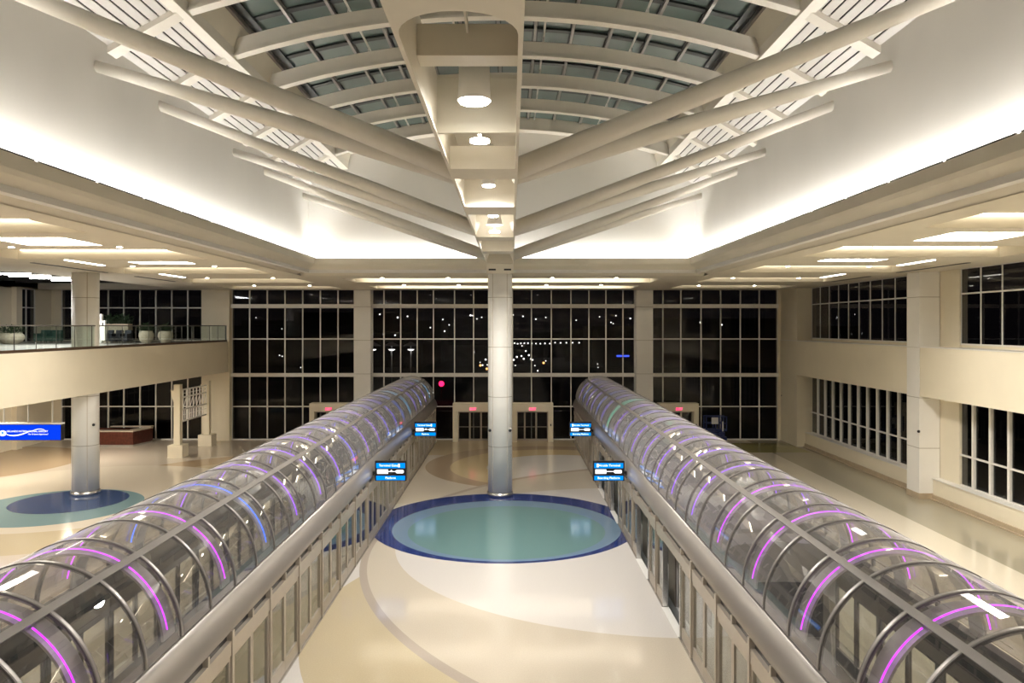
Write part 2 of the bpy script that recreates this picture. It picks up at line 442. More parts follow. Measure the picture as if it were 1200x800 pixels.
# short lengthwise light strips and slot diffusers near the outer walls
for s, side in ((-1,'left'), (1,'right')):
    for i, (a, b_) in enumerate(((30.4,33.2), (38.6,41.4))):
        e = MB(); e.box(s*17.3, s*17.45, a, b_, CEIL-0.03, CEIL-0.002)
        tag(e.build('strip_light', M['e_panel']), 'short lengthwise strip light near the %s outer wall, %s one' % (side, ('nearer','farther')[i]), 'light', 'short strip lights')
    for i, (a, b_) in enumerate(((31.8,37.6), (40.6,45.2))):
        x = s*19.6
        e = MB(); e.box(x-0.10, x+0.10, a, b_, CEIL-0.02, CEIL+0.01)
        struct(e.build('trim_air_slot_%s_%d' % (side, i+1), M['black']), 'black linear air slot in the %s ceiling edge, %s one' % (side, ('nearer','farther')[i]), 'air vent')

# downlights
def downlight(x, y, lab):
    t = thing('downlight', lab, 'downlight', (x, y, CEIL), 'round ceiling downlights')
    MB().lathe(x, y, [(0.12, CEIL-0.03), (0.12, CEIL+0.02)], 16).build('trim_ring', M['mullion'], t)
    MB().lathe(x, y, [(0.085, CEIL-0.045), (0.085, CEIL-0.028)], 16).build('lens', M['e_down'], t)
rows = [25.3, 33.4, 41.6, 49.2]
for s, side in ((-1,'left'), (1,'right')):
    for i, y in enumerate(rows):
        for j, x in enumerate((12.6, 16.2)):
            downlight(s*x, y, 'small round downlight in the %s ceiling, %s row from the front, %s one' % (side, ORD[i], ('inner','outer')[j]))
for i, (y, xs) in enumerate(((41.5, (-6.6,-3.0,2.7,6.2)), (48.5, (-6.4,-2.9,2.7,6.2)))):
    for j, x in enumerate(xs):
        downlight(x, y, 'small round downlight above the %s row before the window wall, %s from left' % (('front','rear')[i], ORD[j]))
# tube lamps over the left mezzanine
for i, y in enumerate((39.4, 41.1, 42.9, 44.9)):
    t = thing('tube_light', 'white linear tube light under the dark mezzanine ceiling, %s from front' % ORD[i], 'light', (-25.6, y, CEIL+0.30), 'mezzanine tube lights')
    MB().box(-26.7, -24.5, y-0.07, y+0.07, CEIL+0.02, CEIL+0.08).build('lamp', M['e_tube'], t)
    MB().box(-26.75, -24.45, y-0.09, y+0.09, CEIL+0.08, CEIL+0.16).build('housing', M['mullion'], t)
    la = bpy.data.lights.new('tube_lamp', 'AREA'); la.shape = 'RECTANGLE'; la.size = 2.1; la.size_y = 0.12; la.energy = 180; la.color = (1.0, 0.96, 0.9)
    lo = bpy.data.objects.new('tube_lamp', la); COL.objects.link(lo); lo.parent = t; lo.location = (0, 0, -0.30)
    h = MB(); h.tube((-26.2,y,CEIL+0.16), (-26.2,y,CEIL+0.46), 0.012, 6); h.tube((-25.0,y,CEIL+0.16), (-25.0,y,CEIL+0.46), 0.012, 6)
    h.build('hanger', M['steel'], t)

# ------------------------------------------------------------------ atrium edge beam (fascia), cove and upper walls
XU, YU = 10.15, 39.8
prof = [(0.0,11.93), (0.0,11.62), (0.10,11.52), (0.95,CEIL), (0.95,CEIL+0.6), (0.45,CEIL+0.6), (0.45,11.72), (0.06,11.72), (0.06,11.93)]
for s, side in ((-1,'left'), (1,'right')):
    b_ = MB(); b_.prism([(s*(XE+p[0]), p[1]) for p in (prof if s > 0 else prof[::-1])], 'y', Y0, YE + (0.0))
    struct(b_.build('trim_fascia_' + side, M['soffit']), 'cream edge beam along the %s side of the atrium' % side, 'beam')
b_ = MB(); b_.prism([(YE+p[0], p[1]) for p in prof], 'x', -XE-0.95, XE+0.95)
struct(b_.build('trim_fascia_far', M['soffit']), 'cream edge beam along the far side of the atrium', 'beam')
for s, side in ((-1,'left'), (1,'right')):
    e = MB(); e.box(s*(XE+0.12), s*(XE+0.22), Y0+0.5, YE+0.15, 11.73, 11.80)
    tag(e.build('cove_light', M['e_cove']), 'bright cove light strip along the %s atrium ledge' % side, 'light', 'atrium cove lights')
    k = MB(); y = 2.0
    while y < YE-0.8:
        k.box(s*(XE-0.004), s*(XE+0.03), y, y+2.25, 11.93, 11.965); y += 2.4
    struct(k.build('trim_slot_' + side, M['black']), 'thin dark dashed reveal along the %s cove lip' % side, 'trim')
    w = MB(); w.box(s*XU, s*(XU+0.25), Y0, YU+0.25, 11.2, 15.95)
    struct(w.build('wall_upper_' + side, M['upper']), 'white upper wall on the %s of the atrium' % side, 'wall')
e = MB(); e.box(-XE-0.15, XE+0.15, YE+0.12, YE+0.22, 11.73, 11.80)
tag(e.build('cove_light', M['e_cove']), 'bright cove light strip along the far atrium ledge', 'light', 'atrium cove lights')

# roof arc
XS = 8.1                     # skylight edge
ZE, ZC = 16.72, 17.95        # rib underside at edge / crown
RR = (XS**2 + (ZC-ZE)**2) / (2*(ZC-ZE)); ZR = ZC - RR
def arc_z(x, off=0.0): return ZR + math.sqrt((RR+off)**2 - x*x)
g = MB(); pts = [(-XU,11.2), (XU,11.2), (XU,15.95), (XS,17.3)]
pts += [(x, arc_z(x, 1.1)) for x in [XS - i*XS/8 for i in range(17)]]
pts += [(-XS,17.3), (-XU,15.95)]
g.prism(pts, 'y', YU, YU+0.25)
struct(g.build('wall_gable_far', M['upper']), 'white far gable wall under the vaulted roof', 'wall')
g = MB(); g.prism([(p[0], p[1]-11.2 if p[1] <= 11.21 else p[1]) for p in pts], 'y', Y0-0.25, Y0)
g.box(-33.6, -XU, Y0-0.25, Y0, 0, CEIL+0.6); g.box(XU, 21.6, Y0-0.25, Y0, 0, CEIL+0.6)
struct(g.build('wall_back', M['upper']), 'plain cream wall closing the hall behind the viewer', 'wall')

# slatted sloping side ceilings
for s, side in ((-1,'left'), (1,'right')):
    A = Vector((s*XU, 0, 15.75)); B = Vector((s*XS, 0, 16.90))
    back = MB(); o_ = 0.12
    back.quad((A.x,Y0,A.z+o_), (B.x,Y0,B.z+o_), (B.x,YU,B.z+o_), (A.x,YU,A.z+o_))
    root = struct(back.build('ceiling_slats_' + side, M['gap']), 'sloping white slatted ceiling strip beside the skylight, %s' % side, 'ceiling')
    sl = MB(); K = 9
    for k in range(K):
        p = A.lerp(B, (k+0.09)/K); q = A.lerp(B, (k+0.91)/K); u = (q-p)
        nrm = Vector((-u.z, 0, u.x)).normalized()
        if nrm.z < 0: nrm = -nrm
        poly = [p, q, q+nrm*0.04, p+nrm*0.04]
        poly = [(v.x, v.z) for v in poly]
        sl.prism(poly if s < 0 else poly[::-1], 'y', Y0, YU)
    sl.build('slat', M['slat'], root)
    eb = MB(); eb.box(s*(XS-0.02), s*(XS+0.34), Y0, YU, 16.62, 17.0)
    struct(eb.build('trim_edge_' + side, M['steel_white']), 'white edge beam along the %s side of the skylight' % side, 'beam')
    cb = MB(); cb.prism([(s*(XS-0.02),16.95), (s*(XS+0.12),16.95), (s*(XS+0.05),17.75), (s*(XS-0.25),17.75)][::(1 if s > 0 else -1)], 'y', Y0, YU)
    struct(cb.build('trim_curb_' + side, M['soffit']), 'upstand below the %s edge of the skylight' % side, 'trim')

# roof ribs (arched) with side beams
RIBY = [10.1, 13.45, 16.8, 20.15, 23.5, 26.85, 30.2, 33.55, 36.9]
NEARRIB = [0.05, 3.4, 6.75]
th = math.asin(XS/RR)
for i, y in enumerate(RIBY):
    t = thing('roof_rib', 'white arched roof rib under the skylight, %s from the far wall' % ORD[len(RIBY)-1-i], 'roof rib', (0, y, ZE), 'arched skylight ribs')
    a = MB(); a.arcbar(0, ZR, RR+0.03, RR+0.50, PI/2-th, PI/2+th, y-0.09, y+0.09, 40)
    a.build('web', M['steel_white'], t)
    a = MB(); a.arcbar(0, ZR, RR-0.03, RR+0.03, PI/2-th, PI/2+th, y-0.17, y+0.17, 40)
    a.build('flange', M['steel_white'], t)
    for s in (-1, 1):
        sb = MB(); p = Vector((s*(XU+0.05), y, 15.66)); q = Vector((s*(XS+0.17), y, 16.78))
        sb.bar(p, q, 0.46, 0.22); sb.build('side_beam', M['steel_white'], t)
        gp = MB(); gp.prism([(s*(XS-0.02),16.7), (s*(XS+0.1),17.45), (s*(XS-0.16),17.45)][::(1 if s > 0 else -1)], 'y', y-0.05, y+0.05)
        gp.build('gusset', M['steel_white'], t)
# skylight glazing
sk = sroot('window_1', 'arched glazed skylight seen dark green against the night', 'skylight', (0, 16, 18))
gz = MB(); NX = 24; XG = 7.82
def gz_z(x): return arc_z(x, 0.0) + 1.02
for i in range(NX):
    x0 = -XG + 2*XG*i/NX; x1 = -XG + 2*XG*(i+1)/NX
    gz._add([(x0,Y0,gz_z(x0)), (x1,Y0,gz_z(x1)), (x1,38.4,gz_z(x1)), (x0,38.4,gz_z(x0))], [(0,1,2,3)], True)
gz.build('glass', M['skyglass'], sk)
nm = 12
for i in range(nm+1):
    x = -XG + 2*XG*i/nm; z = gz_z(x)
    MB().box(x-0.05, x+0.05, Y0, 38.4, z-0.16, z-0.005).build('mullion', M['ridge'], sk)
    MB().box(x-0.10, x+0.10, Y0, 38.4, z-0.02, z-0.004).build('gasket', M['skyframe'], sk)
for y in RIBY:
    a = MB(); a.arcbar(0, ZR, RR+0.93, RR+1.0, PI/2-th*0.965, PI/2+th*0.965, y-0.13, y+0.13, 30)
    a.build('transom', M['skyframe'], sk)
for s in (-1, 1):
    x = s*(XG-0.16); a = MB(); a.box(x-0.2, x+0.2, Y0, 38.4, gz_z(x)-0.06, gz_z(x)-0.006); a.build('edge_frame', M['skyframe'], sk)
a = MB(); a.arcbar(0, ZR, RR+0.6, RR+1.12, PI/2-th, PI/2+th, 38.4, YU, 40)
struct(a.build('ceiling_vault_end', M['steel_white']), 'white curved ceiling strip between the skylight and far gable', 'ceiling')
# conduits running along under the glass
for i, x in enumerate((-4.6, -1.5, 1.6, 4.7)):
    t = MB(); z = gz_z(x) - 0.30; t.tube((x, Y0, z), (x, 38.4, z), 0.04, 8)
    for y in RIBY: t.tube((x, y, z), (x, y, arc_z(x, 0.45)), 0.02, 6)
    tag(t.build('conduit', M['mullion']), 'thin white conduit under the skylight, %s from left' % ORD[i], 'conduit', 'skylight conduits')
# outer roof deck closing the space over glass edges
# vent grille on the gable
t = thing('vent_grille', 'small grey vent grille high on the white gable wall', 'vent', (2.2, YU, 17.2))
t.location = (2.25, YU, 17.1); ORG[t.name] = (2.25, YU, 17.1)
k = MB()
for q in ((2.0,2.03,16.95,17.3),(2.5,2.53,16.95,17.3)): k.box(q[0],q[1],YU-0.03,YU,q[2],q[3])
k.box(2.0,2.53,YU-0.03,YU,17.28,17.31); k.box(2.0,2.53,YU-0.03,YU,16.94,16.97); k.build('frame', M['mullion'], t)
k = MB()
for i in range(6): k.box(2.04,2.49,YU-0.02,YU-0.004,16.98+i*0.05,17.0+i*0.05)
k.build('louvre', M['vent'], t)

# ------------------------------------------------------------------ spine beam, struts, high-bay lamps
XP = -0.10; SW = 0.68; ZB = 11.5
sp = thing('roof_spine_beam', 'cream box beam with long rounded openings running along the roof centre', 'beam', (XP, 20, ZB))
for s in (-1, 1):
    w = MB(); w.box(XP+s*(SW-0.035), XP+s*SW, -2.0, 38.45, ZB, 12.45); w.build('side_web', M['spine'], sp)
OPEN = [(7.35,14.75), (15.75,19.45), (20.8,26.0), (27.1,31.0), (32.1,36.9)]
fl = MB()
def stadium(y0, y1, r0=True, r1=True, hw=0.625, n=14):
    r = hw; p = []
    ry = 0.62
    if r0: p += [(XP - r*math.cos(PI*i/n), y0 + ry - ry*math.sin(PI*i/n)) for i in range(n+1)]
    else: p += [(XP-hw, y0), (XP+hw, y0)]
    if r1: p += [(XP + r*math.cos(PI*i/n), y1 - ry*0.5 + ry*0.5*math.sin(PI*i/n)) for i in range(n+1)]
    else: p += [(XP+hw, y1), (XP-hw, y1)]
    return p
def flange(mb, y0, y1, hole, z0, z1):
    """rectangular plate with one hole: two half rings"""
    import bmesh
    bm = bmesh.new()
    out = [(XP-SW,y0), (XP+SW,y0), (XP+SW,y1), (XP-SW,y1)]
    ov = [bm.verts.new((x,y,z0)) for x, y in out]; hv = [bm.verts.new((x,y,z0)) for x, y in hole]
    es = [bm.edges.new((ov[i], ov[(i+1)%4])) for i in range(4)] + [bm.edges.new((hv[i], hv[(i+1)%len(hv)])) for i in range(len(hv))]
    bmesh.ops.triangle_fill(bm, edges=es, use_beauty=True, normal=(0,0,-1))
    r = bmesh.ops.extrude_face_region(bm, geom=bm.faces[:])
    for v in r['geom']:
        if isinstance(v, bmesh.types.BMVert): v.co.z = z1
    bm.verts.index_update()
    mb._add([v.co[:] for v in bm.verts], [[v.index for v in fc.verts] for fc in bm.faces]); bm.free()
cuts = [-2.0] + [(OPEN[i][1]+OPEN[i+1][0])/2 for i in range(4)] + [38.45]
for i, (a_, b__) in enumerate(OPEN):
    flange(fl, cuts[i], cuts[i+1], stadium(a_, b__, i == 0, False), ZB-0.05, ZB)
fl.build('bottom_flange', M['spine'], sp)
for a_, b__, z0, z1 in ((9.6,10.0,11.82,12.22), (12.25,12.35,11.52,12.4), (14.75,15.75,11.50,11.9), (19.45,19.6,11.5,12.4), (20.6,20.8,11.5,12.4), (26.0,26.15,11.5,12.4), (26.95,27.1,11.5,12.4), (31.0,31.2,11.5,12.4), (31.9,32.1,11.5,12.4), (36.9,37.1,11.5,12.4)):
    x = MB(); x.box(XP-SW+0.035, XP+SW-0.035, a_, b__, z0, z1); x.build('cross_beam', M['spine'], sp)
x = MB(); x.box(XP-SW, XP+SW, 12.3, 38.45, 12.42, 12.47); x.box(XP-SW, XP+SW, -2.0, 9.2, 12.42, 12.47); x.build('top_plate', M['spine'], sp)
x = MB(); x.box(XP-0.015, XP+0.015, 7.6, 9.6, 12.1, 12.2); x.build('stiffener', M['spine'], sp)
x = MB()
for yy in (13.2, 14.2):
    for xx in (-0.4, 0, 0.4): x.lathe(XP+xx, yy, [(0.05,12.36), (0.05,12.42)], 10)
x.build('bolt', M['spine'], sp)
x = MB(); x.box(XP-0.66, XP+0.66, 37.1, 38.45, 10.98, 11.5); x.build('end_block', M['spine'], sp)
x = MB(); x.box(XP-0.55, XP-0.2, 37.085, 37.1, 11.12, 11.2); x.box(XP+0.2, XP+0.55, 37.085, 37.1, 11.12, 11.2); x.build('slot', M['black'], sp)

for i, (yn) in enumerate((16.4, 26.0, 35.7)):
    for s, side in ((-1,'left'), (1,'right')):
        for dn, wn in ((-3.1,'front'), (3.1,'rear')):
            p = Vector((XP + s*0.60, yn + dn*0.07, 11.72)); q = Vector((s*(XU+0.18), yn+dn, 15.11))
            t = MB(); t.tube(p, q, 0.235, 22, r2=0.145)
            tag(t.build('roof_strut', M['steel_white']), 'round white roof strut, %s pipe of the %s pair on the %s' % (wn, ('nearest','middle','farthest')[i], side), 'strut', 'paired roof struts')
for i, (y, r, zb, cone) in enumerate(((11.3,0.25,11.75,0), (13.3,0.27,11.86,1), (16.8,0.17,11.85,0), (18.6,0.17,11.85,0), (23.4,0.17,11.8,0), (25.2,0.22,11.75,1), (29.6,0.17,11.8,0), (34.0,0.17,11.8,0))):
    t = thing('high_bay_lamp', 'bright round lamp hanging inside the roof spine beam, %s from the front' % ORD[i], 'lamp', (XP, y, zb), 'lamps inside the spine beam')
    rb = r*1.25 if cone else r
    h = MB(); h.lathe(XP, y, [(rb, zb), (r*0.92, zb+0.30), (r*0.92, 12.42)], 24); h.build('housing', M['mullion'], t)
    if cone:
        l = MB(); l.tube((XP,y,zb-0.20), (XP,y,zb+0.1), 0.03, 10); l.build('stem', M['mullion'], t)
        l = MB(); l.lathe(XP, y, [(0.17, zb-0.24), (0.17, zb-0.20)], 24); l.build('lens', M['e_can'], t)
    else:
        l = MB(); l.lathe(XP, y, [(rb*0.86, zb-0.03), (rb*0.86, zb-0.004)], 24); l.build('lens', M['e_can'], t)
    if i in (0, 1, 3, 5, 6):
        la = bpy.data.lights.new('high_bay_beam', 'SPOT'); la.energy = (1000, 1000, 0, 900, 0, 1600, 2500)[i]; la.spot_size = 2.8; la.spot_blend = 0.4
        la.shadow_soft_size = 0.2; la.color = (1.0, 0.955, 0.89)
        lo = bpy.data.objects.new('high_bay_beam', la); COL.objects.link(lo); lo.parent = t; lo.location = (0,0,-0.30 if cone else -0.08)

# ------------------------------------------------------------------ columns
def column_material():
    m = mat('column_panel', (0.85, 0.83, 0.785), 0.5, var=0.02, scale=0.8)
    nt = m.node_tree; L = nt.links.new; b = nt.nodes['Principled BSDF']
    src = b.inputs['Base Color'].links[0].from_socket
    tc = nt.nodes.new('ShaderNodeTexCoord'); s = nt.nodes.new('ShaderNodeSeparateXYZ'); L(tc.outputs['Object'], s.inputs[0])
    d = nt.nodes.new('ShaderNodeMath'); d.operation = 'DIVIDE'; d.inputs[1].default_value = 2.45; L(s.outputs[2], d.inputs[0])
    fr = nt.nodes.new('ShaderNodeMath'); fr.operation = 'FRACT'; L(d.outputs[0], fr.inputs[0])
    lt = nt.nodes.new('ShaderNodeMath'); lt.operation = 'LESS_THAN'; lt.inputs[1].default_value = 0.012; L(fr.outputs[0], lt.inputs[0])
    mx = nt.nodes.new('ShaderNodeMix'); mx.data_type = 'RGBA'; L(lt.outputs[0], mx.inputs[0]); L(src, mx.inputs[6])
    mx.inputs[7].default_value = (0.42, 0.38, 0.32, 1); L(mx.outputs[2], b.inputs['Base Color'])
    return m
M['column'] = column_material()
def round_column(x, y, r, top, lab):
    t = thing('column', lab, 'column', (x, y, 0))
    MB().lathe(x, y, [(r,0.22), (r,top)], 40).build('shaft', M['column'], t)
    MB().lathe(x, y, [(r+0.05,0), (r+0.05,0.16), (r-0.015,0.18), (r-0.015,0.22)], 40).build('base', M['steel'], t)
    jt = MB()
    for sgn in (-1, 1):
        a = -PI/2 + sgn*0.62; jt.box(x+r*math.cos(a)-0.008, x+r*math.cos(a)+0.008, y+r*math.sin(a)-0.006, y+r*math.sin(a)+0.02, 0.22, top)
    jt.build('joint', M['base_tan'], t)
round_column(XP, 37.8, 0.60, 10.98, 'round white column standing at the far edge of the blue floor inlay')
round_column(-20.9, 38.1, 0.62, CEIL, 'round cream column piercing the left mezzanine, on the small blue inlay')
for s, side in ((-1,'left'), (1,'right')):
    t = thing('security_camera', 'small dark camera on the %s of the central round column' % side, 'camera', (XP+s*0.45, 37.42, 3.3), 'cameras on the central column')
    x = XP + s*0.5
    MB().box(x-0.05, x+0.05, 37.36, 37.5, 3.25, 3.37).build('bracket', M['mullion'], t)
    MB().sphere((x, 37.30, 3.28), 0.075, 12, 8).build('dome', M['black'], t)
def square_column(x, y0, y1, w, top, lab, z0=0):
    t = sroot('wall_right_pier', lab, 'pier', (x, (y0+y1)/2, z0)) if x > 15 else thing('pier', lab, 'pier', (x, (y0+y1)/2, z0))
    MB().box(x-w/2, x+w/2, y0, y1, z0+0.28, top).build('shaft', M['column'], t)
    MB().box(x-w/2-0.03, x+w/2+0.03, y0-0.03, y1, z0, z0+0.28).build('plinth', M['base_tan'], t)
square_column(-10.43, 55.45, 56.35, 1.22, CEIL-0.02, 'square cream pier in the window wall, left of centre')
square_column(10.2, 55.45, 56.35, 1.22, CEIL-0.02, 'square cream pier in the window wall, right of centre')
square_column(20.79, 36.92, 38.08, 1.0, CEIL-0.02, 'square cream pier projecting from the right window wall')

# ------------------------------------------------------------------ window wall
WN = [1]
def glazing(xs, zs, lab, y=YW, thick=(), sill=True, mw=0.075):
    WN[0] += 1
    r = sroot('window_%d' % WN[0], lab, 'window', ((xs[0]+xs[-1])/2, y, zs[0]))
    MB().box(xs[0], xs[-1], y+0.03, y+0.045, zs[0], zs[-1]).build('glass', M['glass_win'], r)
    for x in xs:
        MB().box(x-mw/2, x+mw/2, y-0.07, y+0.08, zs[0], zs[-1]).build('mullion', M['mullion'], r)
    for z in zs:
        MB().box(xs[0], xs[-1], y-0.065, y+0.075, z-0.04, z+0.04).build('transom', M['mullion'], r)
    for z0, z1 in thick:
        MB().box(xs[0], xs[-1], y-0.28, y+0.1, z0, z1).build('ledge', M['mullion'], r)
    return r
ZS = [0.04, 2.46, 4.8, 7.45, 9.9, 11.1]
THK = ((4.67,4.93), (9.73,10.02))
lin = lambda a, b, n: [a + (b-a)*i/n for i in range(n+1)]
glazing(lin(-20.2, -11.05, 7), ZS, 'dark gridded window bay left of the left pier', thick=THK)
glazing([-9.8,-8.96,-7.72,-6.5,-5.3,-3.74,-2.33,-0.95,0.55,1.95,3.42,4.87,6.2,7.46,8.72,9.58], ZS, 'wide dark gridded window bay behind the central column', thick=THK)
glazing([10.82,11.67,13.0,14.5,15.94,17.4,18.8,20.15], ZS, 'dark gridded window bay right of the right pier', thick=THK)
wx = [-32.8,-31.65,-30.5,-29.35,-28.2,-27.0,-25.83,-24.65,-23.47,-22.3]
glazing(wx, [0.04, 2.46, 5.0], 'dark window row under the left mezzanine')
glazing(wx, [7.34, 9.75, 11.1], 'dark window row above the left mezzanine')
w = MB(); w.box(-22.25, -20.2, YW-0.55, YW+0.4, 0, CEIL); w.box(20.15, 22.0, YW-0.15, YW+0.4, 0, CEIL)
w.box(-34.0, -32.8, YW-0.1, YW+0.4, 0, CEIL+0.6); w.box(-34, 22, YW-0.1, YW+0.4, 11.1, 11.9)
w.box(-33, -22.2, YW-0.1, YW+0.4, 5.0, 7.34)
struct(w.build('wall_far', M['lower']), 'cream solid parts of the far window wall', 'wall')

# portals with glazed double doors
def portal(k, x0, x1, lab):
    cx = (x0+x1)/2
    r = sroot('door_%d' % k, lab, 'door', (cx, 55.6, 0))
    y0, y1 = 55.15, 56.1; zt = 2.78; j = 0.36; zd = 2.15
    p = MB(); p.box(x0, x0+j, y0, y1, 0, zt); p.box(x1-j, x1, y0, y1, 0, zt); p.box(x0+j, x1-j, y0, y1, zd+0.05, zt)
    p.build('portal', M['lower'], r)
    a, b = x0+j, x1-j; fr_ = (0, 0.25, 0.62, 1) if cx > 0 else (0, 0.38, 0.75, 1)
    for i in range(3):
        u0 = a + (b-a)*fr_[i]; u1 = a + (b-a)*fr_[i+1]; fw = 0.06
        d = MB(); d.box(u0, u0+fw, 55.7, 55.76, 0.01, zd); d.box(u1-fw, u1, 55.7, 55.76, 0.01, zd)
        d.box(u0+fw, u1-fw, 55.7, 55.76, zd-0.08, zd); d.box(u0+fw, u1-fw, 55.7, 55.76, 0.01, 0.14); d.box(u0+fw, u1-fw, 55.7, 55.76, 1.0, 1.03)
        lf = d.build('door_leaf', M['screen'], r)
        MB().box(u0+fw, u1-fw, 55.725, 55.735, 0.14, zd-0.08).build('pane', M['glass_win'], lf)
    cr = MB(); cr.box(x1-0.22, x1-0.14, y0-0.02, y0, 1.15, 1.3); cr.build('card_reader', M['black'], r)
    e = thing('exit_sign', 'small red exit sign above the %s' % lab.split(',')[0], 'exit sign', (cx, y0-0.03, 2.36), 'exit signs above the doors')
    MB().box(cx-0.27, cx+0.27, y0-0.055, y0-0.002, 2.27, 2.49).build('housing', M['mullion'], e)
    text_obj('lettering', 'EXIT', 0.26, M['e_exit'], e, (cx, y0-0.062, 2.38), depth=0.005, xs=0.9)
PX = lambda px, y: (px-599)*y/FPX + CX
portal(1, PX(366,56), PX(411,56), 'leftmost glazed portal, behind the left canopy')
portal(2, PX(531.6,56), PX(578.5,56), 'glazed portal left of the central column, at the window wall')
portal(3, PX(600,56), PX(647.6,56), 'glazed portal right of the central column, at the window wall')
portal(4, PX(770,56), PX(815.7,56), 'rightmost glazed portal, behind the right canopy')
for s, lab in ((-1,'left'), (1,'right')):
    x0, x1 = (PX(509,57.2), PX(531,57.2)) if s < 0 else (PX(648,57.2), PX(671,57.2))
    t = thing('glass_barrier', 'greenish glass barrier outside the window, %s of the doors' % lab, 'barrier', ((x0+x1)/2, 57.2, 0), 'outside glass barriers')
    MB().box(x0, x1, 57.19, 57.21, 0.1, 2.0).build('panel', M['glass_rail'], t)
    q = MB(); q.box(x0, x1, 57.16, 57.24, 2.0, 2.06); q.box(x0, x1, 57.16, 57.24, 0.0, 0.1); q.box(x0,x0+0.05,57.16,57.24,0,2.06); q.box(x1-0.05,x1,57.16,57.24,0,2.06)
    q.build('frame', M['steel'], t)

# ------------------------------------------------------------------ right wall
XR = 20.3; XWR = 21.4
w = MB()
w.box(XR, XWR+0.3, 38.1, YW-0.15, 5.0, 7.36); w.box(XR, XWR+0.3, 12.0, 36.9, 5.0, 7.36)
w.box(XWR, XWR+0.3, 12.0, YW, 7.36, 7.56)
w.box(XWR-0.45, XWR+0.3, 12.0, 36.9, 0.0, 0.98); w.box(XWR-0.45, XWR+0.3, 38.1, YW-0.15, 0.0, 0.98)
for a, b_ in ((52.9, YW-0.15), (35.35, 40.0), (Y0, 22.0)):
    w.box(XWR-0.08 if b_ < 50 else XR+0.05, XWR+0.3, a, b_, 0.0, CEIL)
w.box(XR, XWR, Y0, 12.0, 0, CEIL)
struct(w.build('wall_right', M['lower']), 'cream right wall with projecting spandrel band', 'wall')
sl = MB(); sl.box(XR-0.03, XWR, 12.0, YW-0.15, 7.36, 7.40); sl.box(XWR-0.5, XWR, 12.0, 36.9, 0.98, 1.02); sl.box(XWR-0.5, XWR, 38.1, YW-0.15, 0.98, 1.02)
struct(sl.build('trim_sills', M['mullion']), 'pale window sills along the right wall', 'sill')
bb = MB(); bb.box(XWR-0.52, XWR-0.45, 12.0, 36.9, 0, 0.24); bb.box(XWR-0.52, XWR-0.45, 38.1, 54.6, 0, 0.24)
bb.box(XWR-0.62, XWR-0.45, 12.0, 36.9, 0, 0.05); bb.box(XWR-0.62, XWR-0.45, 38.1, 54.6, 0, 0.05)
struct(bb.build('baseboard_right', M['base_tan']), 'tan stone skirting along the right wall', 'skirting')
def side_glazing(x, ys, zs, lab, mw=0.07, dp=0.03):
    WN[0] += 1
    r = sroot('window_%d' % WN[0], lab, 'window', (x, (ys[0]+ys[-1])/2, zs[0]))
    s = 1 if x > 0 else -1
    MB().box(x+s*0.03, x+s*0.045, ys[0], ys[-1], zs[0], zs[-1]).build('glass', M['glass_win'], r)
    for y in ys: MB().box(x-dp, x+dp, y-mw/2, y+mw/2, zs[0], zs[-1]).build('mullion', M['mullion'], r)
    for z in zs: MB().box(x-dp*0.9, x+dp*0.9, ys[0], ys[-1], z-0.035, z+0.035).build('transom', M['mullion'], r)
side_glazing(XWR, lin(40.0, 52.9, 9), [7.56, 9.9, 11.06], 'upper right window row beyond the pier', 0.05, 0.02)
side_glazing(XWR, lin(22.0, 35.35, 9), [7.56, 9.9, 11.06], 'upper right window row before the pier', 0.05, 0.02)
side_glazing(XWR, lin(38.6, 53.0, 12), [1.02, 2.42, 4.98], 'lower right window row beyond the pier', 0.17, 0.07)
side_glazing(XWR, lin(22.0, 35.6, 11), [1.02, 2.42, 4.98], 'lower right window row before the pier', 0.17, 0.07)
side_cam = []
for i, (x, y, z, lab) in enumerate(((20.2, 36.82, 3.3, 'small dark camera on the right projecting pier'), (-20.28, 37.75, 3.5, 'small dark camera on the left mezzanine column'), (20.4, 55.93, 3.3, 'small dark camera in the far right corner'))):
    t = thing('security_camera', lab, 'camera', (x, y, z))
    MB().box(x-0.05, x+0.06, y, y+0.14, z-0.03, z+0.05).build('bracket', M['mullion'], t)
    MB().sphere((x-0.01, y-0.03, z), 0.07, 12, 8).build('dome', M['black'], t)

# ------------------------------------------------------------------ left mezzanine and left wall
XL = -20.2
s_ = MB(); s_.box(-34, XL-0.3, Y0, YW-0.12, 5.05, 7.3)
struct(s_.build('floor_mezzanine', M['carpet']), 'left mezzanine floor slab', 'floor')
fs = MB(); pl = [(XL-0.3,Y0), (XL,Y0), (XL,55.2), (XL-0.03,55.45), (XL-0.14,55.62), (XL-0.3,55.65)]
fs.prism(pl, 'z', 5.05, 7.27)
struct(fs.build('trim_mezzanine', M['lower']), 'broad cream band edging the left mezzanine', 'fascia')
WLX = -33.5
w = MB(); w.box(WLX-0.3, WLX, Y0, 36.0, 0, CEIL+0.6); w.box(WLX-0.3, WLX, 54.1, YW, 0, CEIL+0.6); w.box(WLX-0.3, WLX, 36, 54.1, 5.0, 7.3)
w.box(WLX-0.3, WLX, 36.0, 40.0, 0, CEIL+0.6); w.box(WLX-0.3, WLX, 48, 52.2, 0, CEIL+0.6); w.box(WLX-0.3, WLX, 52.2, 54.1, 0, 5.0)
w.box(WLX-0.3, WLX, 40.0, 48.0, 0, 0.5); w.box(WLX-0.3, WLX, 36, 56, 11.0, 11.6)
w.box(WLX, WLX+0.35, 51.6, 52.2, 0, CEIL)
struct(w.build('wall_left', M['lower']), 'cream left wall of the mezzanine wing', 'wall')
side_glazing(WLX, lin(52.2, 54.1, 2), [7.3, 9.7, 11.0], 'narrow dark window in the left mezzanine wall')
